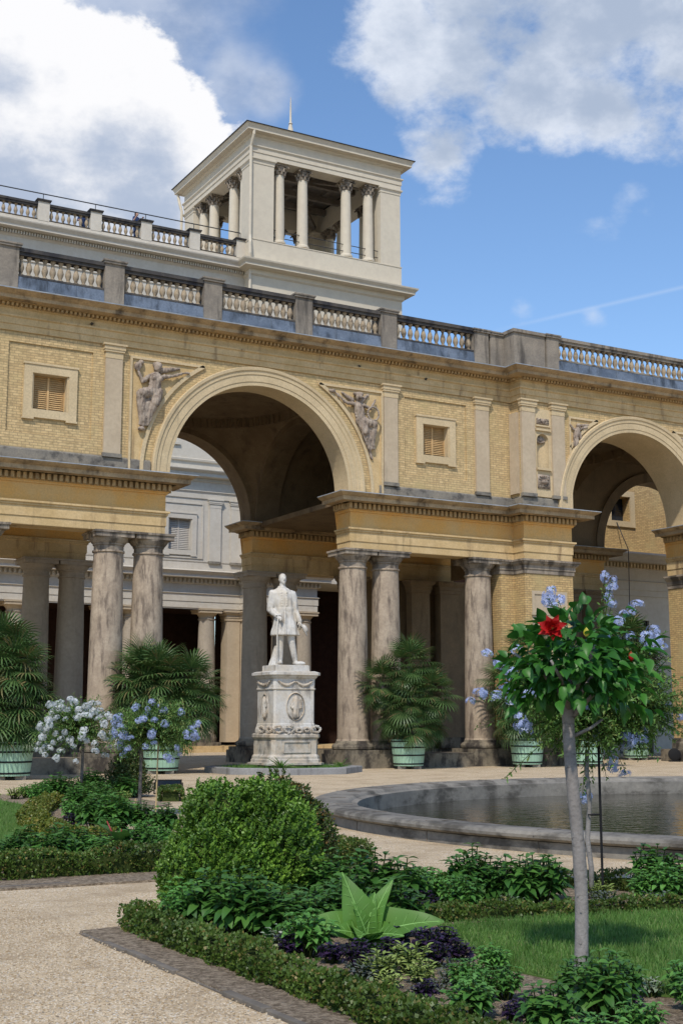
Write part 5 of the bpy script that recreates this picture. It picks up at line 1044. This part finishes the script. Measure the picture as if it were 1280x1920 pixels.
TB = thing('tobacco_plant', 'large lime-green rosette plant with huge broad upright leaves in the front bed', 'plant', (-13.98, -30.5, .01))
for d_, L_, n_, w_ in (((-.35, .95, -.1), .47, (.1, .25, -.9), .31), ((-.05, .9, .15), .34, (.2, .2, -.9), .27), ((.32, .95, 0), .43, (-.45, .3, -.75), .25), ((.9, .42, -.25), .58, (-.25, .8, -.6), .3), ((-.9, .42, -.25), .56, (.2, .8, -.55), .24),
                       ((-.1, .4, -.9), .38, (0, .8, -.6), .36), ((.55, .35, -.7), .36, (-.1, .8, -.6), .33), ((-.6, .4, -.6), .34, (.2, .8, -.6), .32), ((.1, .95, -.2), .3, (-.3, .3, -.9), .3), ((-.2, .85, -.4), .28, (.5, .4, -.8), .3), ((.15, .75, .3), .36, (0, .4, -.8), .3), ((.72, .68, .25), .36, (-.5, .6, -.5), .28), ((-.7, .55, .3), .34, (.4, .6, -.6), .28), ((.1, .5, .8), .36, (0, .8, -.5), .3)):
    _lf = scatter('leaf', 'tobacco', *leaf_t(w_, .34, .08, 16, .55, .025), [(0, 0, .09)], [frame_pt(d_[0], d_[1], d_[2])], [frame_pt(n_[0], n_[1], n_[2])], L_, TB, smooth=True)
TB.scale = (.86, .86, .95)
for lf in list(TB.children):   # pale midrib on every big leaf
    vs = [lf.data.vertices[i].co.copy() for i in range(1, len(lf.data.vertices), 3)]; nn_ = (lf.data.polygons[4].normal)
    nn_ = nn_ if nn_.dot(Vector((0, 0, 1))-hd*.8) > 0 else -nn_; r_ = MB(); r_.tube([v+nn_*.001 for v in vs], [.008*(1-.75*i/len(vs)) for i in range(len(vs))], 6)
    n_ = len(vs); al = lf.data.vertices
    for i in range(2, n_-2, 2):
        for e in (0, 2): b_ = al[min(i+2, n_-1)*3+e].co; r_.tube([vs[i], vs[i].lerp(b_, .5)+nn_*.002, vs[i].lerp(b_, .85)], [.003, .002, .001], 4)
    r_.build('midrib', 'rib', lf, True)
# red-stalked chard
CH = thing('chard_plant', 'dark-leaved chard with one bright red stalk in the left flower bed', 'plant', (-13.35, -24.1, .01))
for az, h in ((160, .42), (60, .3), (250, .34)):
    a = R(az); tp_ = Vector((.16*cos(a), .16*sin(a), h)); MB().tube([(0, 0, 0), tp_*.5+Vector((0, 0, .04)), tp_], [.014, .012, .006], 7).build('stalk', 'chard', CH, True)
    scatter('leaf', 'darkleaf', *leaf_t(.34, .5, .08, 8, .8, .05), [tuple(tp_*.55)], [tuple(tp_+Vector((.12*cos(a), .12*sin(a), 0)))], [(-cos(a), -sin(a), .6)], .3, CH, smooth=True)
# ================================================================== TUBS AND PALMS
TP = thing('plant_tub', 'x', 'tub', (0, 0, 0), 0, 'mint green hooped tubs in front of the gallery')
m = MB(); n = 30
for i in range(n):
    a0_, a1_ = 2*pi*i/n+.006, 2*pi*(i+1)/n-.006
    f = lambda r, a, z: (r*cos(a), r*sin(a), z)
    m.add([f(.49, a0_, .1), f(.49, a1_, .1), f(.585, a1_, .95), f(.585, a0_, .95), f(.45, a0_, .1), f(.45, a1_, .1), f(.545, a1_, .95), f(.545, a0_, .95)], [(0, 1, 2, 3), (3, 2, 6, 7), (4, 7, 6, 5), (0, 3, 7, 4), (1, 5, 6, 2), (0, 4, 5, 1)])
m.lathe([(.46, .12), (.53, .94)], 30, cap=False); m.build('staves', 'tub', TP)
for z in (.17, .45, .7, .9): r = .49+(z-.1)*.112; smooth_angle(MB().lathe([(r+.002, z-.022), (r+.012, z-.02), (r+.014, z+.02), (r+.004, z+.022)], 40, cap=False).build('hoop', 'hoop', TP))
for a in (R(225), R(315), R(90)): MB().box(-.13, .13, -.09, .09, 0, .1).build('foot', 'greybase', TP, loc=(.36*cos(a), .36*sin(a), 0))
MB().lathe([(.52, .88), (.001, .9)], 24, cap=False).build('soil', 'soil', TP)
tubs = [(-3.7, -1.0, 1.0, 'behind the blue flowering standard on the left'), (-8.75, -2.9, 1.05, 'at the left edge behind the white flowering standard'), (4.95, -1.05, 1.0, 'right of the marble statue in front of the paired columns'), (9.4, -1.6, 1.02, 'just left of the hibiscus tree trunk'), (11.65, -2.1, 1.0, 'just right of the hibiscus tree trunk'), (18.6, 3.2, 1.0, 'farthest right, inside the right-hand arch')]
for i, (x, y, s, w) in enumerate(tubs):
    o = TP if i == 0 else copy_tree(TP); o.location = (x, y, 0); o.scale = (s, s, s); o['label'] = 'mint green hooped tub '+w; o.rotation_euler = (0, 0, random.random()*.4-.6)
fv = []; ff = []
def fan_t(n=20, spread=115):
    vs = [(-.015, -1.1, -.0), (.015, -1.1, 0), (.012, 0, 0), (-.012, 0, 0)]; fs = [(0, 1, 2, 3)]
    for i in range(n):
        a = R(-spread+2*spread*i/(n-1)); L_ = 1-.28*abs(i/(n-1)-.5)*2; s, c = sin(a), cos(a); w = .034; b = len(vs)
        for t, z, ww in ((.05, 0, .25), (.55, .03, 1), (.8, -.03, .75), (1.0, -.16, .1)):
            px_, py_ = s*L_*t, c*L_*t; vs += [(px_-c*w*ww, py_+s*w*ww, z), (px_+c*w*ww, py_-s*w*ww, z)]
        for k_ in range(3): q = b+k_*2; fs.append((q, q+1, q+3, q+2))
    return vs, fs
FAN = fan_t()
def palm(label, loc, heads, seed, name='fan_palm'):
    random.seed(seed); np.random.seed(seed); t = thing(name, label, 'palm', loc); pos = []; dr = []; nr = []; sz = []
    for i, (hx, hy, hz, n, sz_) in enumerate(heads):
        MB().tube([(hx*.15, hy*.15, 0), (hx*.7, hy*.7, hz*.5), (hx, hy, hz)], [.09, .08, .07], 8).build('trunk', 'bark_dark', t)
        for k_ in range(n):
            el = R(88)-(k_/n)**.8*R(150); a = k_*2.39996; d = Vector((cos(a)*cos(el), sin(a)*cos(el), sin(el))); p = Vector((hx, hy, hz))+d*sz_*.95+Vector((0, 0, -.1*(1-sin(el))*sz_)); dd = d+Vector((0, 0, -.22)); pos.append(tuple(p)); dr.append(tuple(dd)); nr.append(tuple(Vector((0, 0, 1))*max(.25, cos(el))+Vector((-cos(a)*sin(el), -sin(a)*sin(el), .1))+Vector(np.random.normal(0, .12, 3)))); sz.append(sz_*random.uniform(.68, 1.2))
    scatter('fronds', 'palm', *FAN, pos, dr, nr, sz, t); return t
ux, uy = RT.x, RT.y
def hd_(u, v, z, n, s): return (u*RT.x+v*hd.x, u*RT.y+v*hd.y, z, n, s)
palm('dense many-headed fan palm in the tub right of the marble statue', (4.95, -1.05, .85), [hd_(0.05, 0, 2.5, 44, .62), hd_(-.85, .1, 1.9, 34, .55), hd_(.75, -.1, 1.55, 38, .6), hd_(0, -.3, 1.4, 44, .62), hd_(-.35, .2, .9, 30, .55), hd_(.6, .2, .75, 30, .55), hd_(.2, -.4, .6, 26, .5)], 1)
palm('two-headed fan palm in the tub behind the blue flowering standard', (-3.7, -1.0, .85), [hd_(-.6, 0, 2.0, 50, .68), hd_(-.1, -.2, 1.95, 46, .66), hd_(.85, .1, 1.75, 50, .66), hd_(.95, 0, 1.15, 40, .6), hd_(.2, 0, 1.2, 44, .62), hd_(-.5, 0, 1.4, 40, .7), hd_(.3, 0, .8, 34, .6)], 2)
palm('tall dark fan palm in the tub at the left edge', (-8.75, -2.9, .9), [hd_(-.3, 0, 2.5, 50, .66), hd_(.1, -.2, 1.95, 46, .62), hd_(-.5, 0, 1.6, 46, .62), hd_(.2, 0, 1.2, 44, .62), hd_(-.3, -.2, .9, 40, .7), hd_(.5, 0, .7, 34, .6)], 3)
palm('fan palm in the tub just left of the hibiscus trunk', (9.4, -1.6, .85), [hd_(.1, 0, 3.0, 40, .65), hd_(-.6, 0, 1.9, 38, .65), hd_(-.3, -.2, 1.0, 40, .65), hd_(.4, .1, .8, 34, .6)], 4)
palm('low fan palm in the tub just right of the hibiscus trunk', (11.65, -2.1, .85), [hd_(0, 0, 1.9, 40, .7), hd_(.4, 0, 1.0, 34, .65), hd_(-.4, 0, .8, 30, .6)], 5)
palm('tall dark fan palm in the tub inside the right-hand arch', (18.6, 3.2, .85), [hd_(-.2, 0, 3.8, 46, .85), hd_(.3, 0, 2.8, 44, .8), hd_(-.6, .2, 2.0, 40, .75), hd_(.0, 0, 1.2, 40, .75)], 6)
# ball tree inside the hall
def ballt(loc, r, h, label):
    t = thing('ball_tree', label, 'tree', loc); d = rnd_dirs(1500, -1, 1); f = np.array([1+.12*lump(q, 3) for q in d])[:, None]; pos = d*f*r*np.random.uniform(.8, 1, (1500, 1))+np.array((0, 0, h))
    scatter('crown', 'hib', *L4, pos, d+np.random.normal(0, .6, d.shape), np.random.normal(0, 1, d.shape), .12, t); MB().tube([(0, 0, 0), (0, 0, h)], .035, 7).build('trunk', 'bark_dark', t); return t
ballt((7.0, 7.9-1.6, .0), .48, 1.6, 'dark clipped ball tree standing in the shade behind the marble pedestal')
tb = copy_tree(TP); tb.location = (7.0, 6.3, 0); tb.scale = (.55, .55, .55); tb['label'] = 'small mint green tub under the clipped ball tree in the shaded hall'
# ================================================================== FLOWERING STANDARDS
FL = []; FF = []
for i in range(5):
    a = 2*pi*i/5; b = len(FL); c_, s_ = cos(a), sin(a)
    FL += [(.04*c_, .04*s_, 0), (.7*cos(a-.42), .7*sin(a-.42), .1), (1.0*c_, 1.0*s_, .05), (.7*cos(a+.42), .7*sin(a+.42), .1)]; FF.append((b, b+1, b+2, b+3))
def cluster_mesh(mat, r=.045, n=22, fs=.017, name='flower_cluster'):
    d = rnd_dirs(n, -.5, 1); pos = d*r*np.random.uniform(.75, 1.1, (n, 1))
    # florets face outward: the template's third axis is its normal
    u = np.cross(d, np.random.normal(0, 1, d.shape)); return scatter(name, mat, FL, FF, pos, u, d, fs*np.ones(n))
def shoots(t, n, centre, rads, mat, L, lsize, droop=.5, tmpl=LEAFN, zmin=-.5, per=12, extra=(), stemm='core', start=.15):
    pos = []; dr = []; nr = []; sm = MB(); ends = []
    ds = [tuple(q) for q in rnd_dirs(n, zmin, 1)]
    for i, q in enumerate(ds):
        q = Vector(q); c = Vector(centre); f = random.uniform(.72, 1.08)*(1+.25*lump(q, 1.7, 3)); e = c+Vector((q.x*rads[0], q.y*rads[1], q.z*rads[2]))*f; ends.append((c, e))
    for e in extra: ends.append((Vector(centre), Vector(e)))
    for c, e in ends:
        b = c.lerp(e, start); mid = b.lerp(e, .55)+Vector((0, 0, .12*(e-c).length*droop)); pts = [b*(1-t_)**2+mid*2*t_*(1-t_)+e*t_*t_ for t_ in (0, .2, .4, .6, .8, 1)]
        sm.tube(pts, [.006, .005, .004, .003, .0025, .002], 4)
        k_ = per if (e-c).length < 1.3*max(rads) else int(per*1.5)
        for j in range(k_):
            tt = (j+1)/k_; tt = .15+.85*tt; p = b*(1-tt)**2+mid*2*tt*(1-tt)+e*tt*tt; tg = (e-b).normalized(); o_ = Vector(np.random.normal(0, 1, 3)); o_ -= tg*o_.dot(tg); o_.normalize()
            for z in range(2): pos.append(tuple(p+Vector(np.random.normal(0, .008, 3)))); v_ = (o_*(1 if z else -1)+tg*.6+Vector((0, 0, .1))); dr.append(tuple(v_)); nr.append(tuple(Vector((0, 0, 1))+Vector(np.random.normal(0, .4, 3))))
    scatter('crown', mat, *tmpl, pos, dr, nr, np.random.uniform(.7, 1.2, len(pos))*lsize, t, smooth=True); sm.build('twigs', stemm, t); return [e for c, e in ends]
def flowers(t, proto, pts, used=[set()]):
    for p in pts:
        if proto.name in used[0]: o = proto.copy(); COL.objects.link(o)
        else: o = proto; used[0].add(proto.name)
        o.parent = t; o.location = p; o.rotation_euler = (random.uniform(-.5, .5), random.uniform(-.5, .5), random.uniform(0, 6)); s = random.uniform(.8, 1.4); o.scale = (s*random.uniform(.8, 1.3), s, s*random.uniform(.7, 1.15))
random.seed(11); np.random.seed(11)
def standard(label, loc, h, r, fmat, nfl, trunk, rads, tr=.022, lean=0, seed=1, fcl=.05, nsh=170, off_=0):
    random.seed(seed); np.random.seed(seed); t = thing('flowering_standard', label, 'tree', loc)
    smooth_angle(MB().tube([(0, 0, 0), (lean*.3, .01, h*.35), (lean*.8, -.01, h*.7), (lean, 0, h)], [tr*1.15, tr, tr*.95, tr*.9], 10).build('trunk', trunk, t), 60)
    cu_ = Vector(frame_pt(off_, 0, 0)); en = shoots(t, nsh, (lean+cu_.x, cu_.y, h+rads[2]*.35), rads, 'plumb', .1, .05, per=9, zmin=-.75)
    cl = cluster_mesh(fmat, fcl, 30, fcl*.4); cand = [e for e in en if (e-Vector((lean, 0, h))).dot(-hd) > -.25*rads[0]]; random.shuffle(cand); flowers(t, cl, [tuple(e*random.uniform(.92, 1.0)) for e in cand[:nfl]]); return t
standard('small standard tree covered in white flower clusters on the left', (-10.06, -12.8, .02), 1.1, .6, 'bloom_w', 95, 'bark_dark', (.84, .84, .68), .03, seed=21, fcl=.062, nsh=420, off_=-.1)
BT = standard('small standard tree covered in pale blue flower clusters beside a cane', (-10.66, -17.58, .02), 1.12, .6, 'bloom_b', 62, 'bark_dark', (.74, .74, .6), .028, seed=22, fcl=.05, nsh=400, off_=.2)
tag(MB().tube([(0, 0, 0), (.03, 0, 1.85)], .012, 7).build('support_cane', 'wood', loc=(-10.45, -17.75, .0)), 'tall pale cane leaning against the blue flowering standard', 'cane')
tag(MB().tube([(0, 0, 0), (.0, 0.02, .3)], .012, 7).build('support_cane', 'wood', loc=(-10.85, -17.9, .0)), 'short cane stub left of the trunk of the blue flowering standard', 'cane')
# right: plumbago standard behind the hibiscus
random.seed(31); np.random.seed(31)
PT = thing('flowering_standard', 'wide straggly standard tree with pale blue flower clusters behind the hibiscus', 'tree', (-11.0, -29.2, .02))
o = MB().tube([(0, 0, 0), (.01, 0, .25), (-.015, .01, .5), (.012, 0, .8), (0, .01, 1.05), (.0, 0, 1.25)], [.026, .023, .022, .02, .019, .018], 10).build('trunk', 'bark', PT, True)
exs = []; fl = []
def up_(px_, py_, v=0): return frame_pt((px_-1110)/222, (1355-py_)/222+1.48, v)
for (x, y) in ((880, 1315), (905, 1300), (935, 1305), (925, 1220), (937, 1245), (962, 1265), (955, 1290), (975, 1310), (990, 1300), (1055, 1095), (1045, 1115), (1035, 1118), (1065, 1120), (1050, 1130), (980, 1360), (1005, 1370), (975, 1345), (1100, 1325), (1150, 1322), (1130, 1380), (1190, 1390), (1180, 1400), (1215, 1370), (1225, 1365), (1200, 1385), (1150, 1425), (1160, 1440), (1185, 1450), (1175, 1105), (1178, 1120), (1165, 1080), (1205, 1130), (1200, 1140), (1170, 1150), (1165, 1165), (1255, 1175), (1250, 1208), (1268, 1210), (1240, 1205), (1262, 1285), (1275, 1330), (1280, 1345), (1170, 1285), (1165, 1275), (1215, 1195), (1195, 1190), (1150, 1075), (1095, 1500), (1110, 1497), (985, 1210), (1010, 1235), (1060, 1165), (1175, 1190), (1180, 1210)):
    q = up_(x, y, random.uniform(-.35, .35)); fl.append(q)
    exs.append(q)
exs += [up_(945, 1460, -.2), up_(1150, 1460, .1), up_(1275, 1250, 0), up_(1285, 1310, .1), up_(1240, 1420, -.1), up_(900, 1365, 0), up_(1120, 1470, 0), up_(1270, 1180, 0), up_(1165, 1090, .1)]
shoots(PT, 430, (.05, 0, 1.62), (.66, .62, .5), 'plumb', .1, .042, per=17, zmin=-.9, extra=exs)
shoots(PT, 230, (.35, -.12, 1.6), (.66, .5, .46), 'plumb', .1, .038, per=16, zmin=-.9)
flowers(PT, cluster_mesh('bloom_b', .045, 24, .018), fl+[tuple(Vector(q)+Vector(np.random.normal(0, .05, 3))) for q in fl[:40:2]])
tag(MB().tube([(0, 0, 0), (.0, 0, 1.5)], .011, 8).build('support_stake', 'hoop', loc=(-10.93, -29.27, .0)), 'thin black stake tied to the slender trunk behind the hibiscus tree', 'stake')
m = MB()
for i in range(12): a, b = 2*pi*i/12, 2*pi*(i+1)/12; m.tube([(.06*cos(a), .035*sin(a), 0), (.06*cos(b), .035*sin(b), 0)], .006, 5)
tag(m.build('tie', 'hoop', loc=(-10.965, -29.23, .72)), 'dark tie looped round the slender trunk and the black stake', 'tie')
# hibiscus tree in front
HT = thing('hibiscus_tree', 'hibiscus standard tree with smooth grey trunk, glossy leaves and one big red flower', 'tree', (-13.35, -31.9, .02))
tk = MB(); pts = []; rd = []
for i in range(40): t = i/39; z = 1.68*t; pts.append(frame_pt(-.012*t+.022*sin(t*5.5), z, .01*sin(t*7))); rd.append((.041-.006*t)*(1+.05*(1 if i % 7 == 0 else 0))+.002*lump((t*9, 0, 0)))
tk.tube(pts, rd, 18); tk.tube([frame_pt(0, 1.4, 0), frame_pt(.1, 1.45, -.02), frame_pt(.18, 1.5, .03)], [.013, .01, .008], 7)
for i in range(7): a = i*2.4-.5; tk.tube([frame_pt(-.02, 1.5+.02*i, 0), frame_pt(-.02+.16*cos(a), 1.66+.03*i, .16*sin(a)), frame_pt(-.05+.3*cos(a), 1.78+.03*i, .3*sin(a))], [.018, .012, .008], 8)
for i in range(16): z = .2+i*.09; a = random.uniform(-.6, 3.8); tk.lathe([(0, -.01), (.007, 0), (0, .01)], 6, Vector(frame_pt(-.012*z/1.68+.022*sin(z/1.68*5.5)+.036*cos(a), z, -.036*sin(a))))
tk.build('trunk', 'bark', HT, True)
random.seed(41); np.random.seed(41); pos = []; dr = []; nr = []; sz = []
C0 = Vector(frame_pt(-.0, 1.83, 0))
for i in range(760):
    q = Vector(rnd_dirs(1, -.8, 1)[0]); f = random.uniform(.4, 1.0)*(1+.5*lump(q, 2.3, 4)); p = C0+Vector(frame_pt(q.x*.46*f+.02, 0, q.y*.4*f))+Vector((0, 0, q.z*.34*f-.03)); o_ = (p-C0).normalized()
    pos.append(tuple(p)); dr.append(tuple(o_*.9+Vector((0, 0, random.uniform(-.75, .15)))+Vector(np.random.normal(0, .35, 3)))); nr.append(tuple(o_*.55+Vector((0, 0, .8))+Vector(np.random.normal(0, .25, 3)))); sz.append(random.uniform(.06, .115))
for (x, y) in ((1105, 1140), (1095, 1160), (1125, 1150), (1080, 1150), (1140, 1170), (1090, 1135), (1120, 1165), (1160, 1185), (985, 1190), (1000, 1180), (960, 1230), (955, 1275), (975, 1330), (1180, 1230), (1200, 1250), (1165, 1165), (1100, 1145), (1110, 1128)):
    p = Vector(frame_pt((x-1088)/318, (1355-y)/318+1.48, random.uniform(-.1, .1))); o_ = (p-C0).normalized(); pos.append(tuple(p)); dr.append(tuple(o_*.6+Vector((0, 0, .5))+Vector(np.random.normal(0, .3, 3)))); nr.append(tuple(-hd*.6+Vector((0, 0, .6)))); sz.append(random.uniform(.075, .11))
scatter('crown', 'hib', *leaf_t(.33, .34, .12, 5, .7, .012), pos, dr, nr, sz, HT, smooth=True)
fd = (-hd+RT*-.25+Vector((0, 0, .15))).normalized(); fc = Vector(frame_pt((1036-1088)/318, (1355-1180)/318+1.48, -.3)); pos = []; dr = []; nr = []; sz = []
for i in range(19):
    ly = i//7; a = i*2*pi/7+ly*.5; uu = fd.orthogonal().normalized(); ww = fd.cross(uu); o_ = uu*cos(a)+ww*sin(a); pos.append(tuple(fc+o_*.008+fd*.006*ly)); dr.append(tuple(o_*(1-.28*ly)+fd*(.15+.35*ly)+Vector(np.random.normal(0, .12, 3)))); nr.append(tuple(fd+Vector(np.random.normal(0, .15, 3)))); sz.append(random.uniform(.075, .092)*(1-.13*ly))
ho = scatter('flower', 'bloom_r', *leaf_t(.5, -.15, .1, 7, .32, .07), pos, dr, nr, sz, HT, smooth=True)
bd = Vector(frame_pt((1196-1088)/318, (1355-1239)/318+1.48, -.1)); MB().lathe([(.004, 0), (.014, .012), (.017, .03), (.011, .05), (.002, .062)], 10).build('bud', 'bloom_r', HT, True, loc=bd)
yl = Vector(frame_pt((1098-1088)/318, (1355-1196)/318+1.48, -.32)); scatter('yellow_leaf', 'yellowleaf', *leaf_t(.34, .2, .09, 5, .8), [tuple(yl)], [(0.1, 0, 1)], [tuple(-hd)], .055, HT, smooth=True)
# ================================================================== SMALL THINGS
FLd = thing('floodlight', 'black box floodlight lying on the gravel behind the left flower bed', 'floodlight', (-7.75, -11.6, 0), R(-24))
MB().box(-.28, .28, -.12, .12, .1, .3).build('housing', 'hoop', FLd); MB().box(-.25, .25, -.13, -.121, .12, .28).build('glass', 'glass', FLd); MB().box(-.31, -.285, -.03, .03, 0, .24).box(.285, .31, -.03, .03, 0, .24).box(-.31, .31, -.05, .05, 0, .02).build('bracket', 'hoop', FLd)
F2 = thing('floodlight', 'black round floodlight on the ground by the far right tub', 'floodlight', (18.2, .6, 0), R(-30)); m = MB(); m.lathe([(.06, -.16), (.2, -.14), (.24, .02), (.24, .1), (.2, .12)], 18, (0, 0, .28)); m.v = [(x, -(z-.28), y+.28) for x, y, z in m.v]; smooth_angle(m.build('housing', 'hoop', F2)); MB().box(-.2, .2, -.12, .12, 0, .05).build('base', 'hoop', F2)
# pebbles and crumbs of soil near the viewer
def crumbs(name, poly, n, r0, r1, mat, label, cat):
    P_ = np.array(poly); lo, hi = P_.min(0), P_.max(0); q = np.random.uniform(lo, hi, (n, 2)); T = MB(); ell(T, (0, 0, 0), (.5, .5, .35), n=6); fs = [f for f in T.f if len(f) == 4]
    o = scatter(name, mat, T.v, fs, np.c_[q, np.full(n, .015)], np.c_[np.random.normal(0, 1, (n, 2)), np.zeros(n)], np.tile([0, 0, 1.], (n, 1)), np.random.uniform(r0, r1, n), smooth=True); return tag(o, label, cat, kind='stuff')
crumbs('soil_crumbs', [(-15.28, -34), (-15.06, -28.8)], 5000, .006, .03, 'soil', 'dark crumbs of soil between hedge and edging', 'soil')
peb = MT('pebbles'); rr_ = peb.g.outputs['Random Per Island']; M['pebble'] = peb.out(peb.mix(peb.ramp(rr_, .2, .9), (.38, .28, .17), (.66, .56, .42)), .9, .1)
crumbs('soil_pebbles', [(-15.28, -36), (-15.04, -28.75)], 1600, .006, .018, 'pebble', 'beige pebbles spilled on the soil strip', 'gravel')
crumbs('gravel_pebbles', [(-19.5, -34.5), (-15.36, -26.2)], 26000, .006, .016, 'pebble', 'loose beige pebbles scattered on the near path', 'gravel')
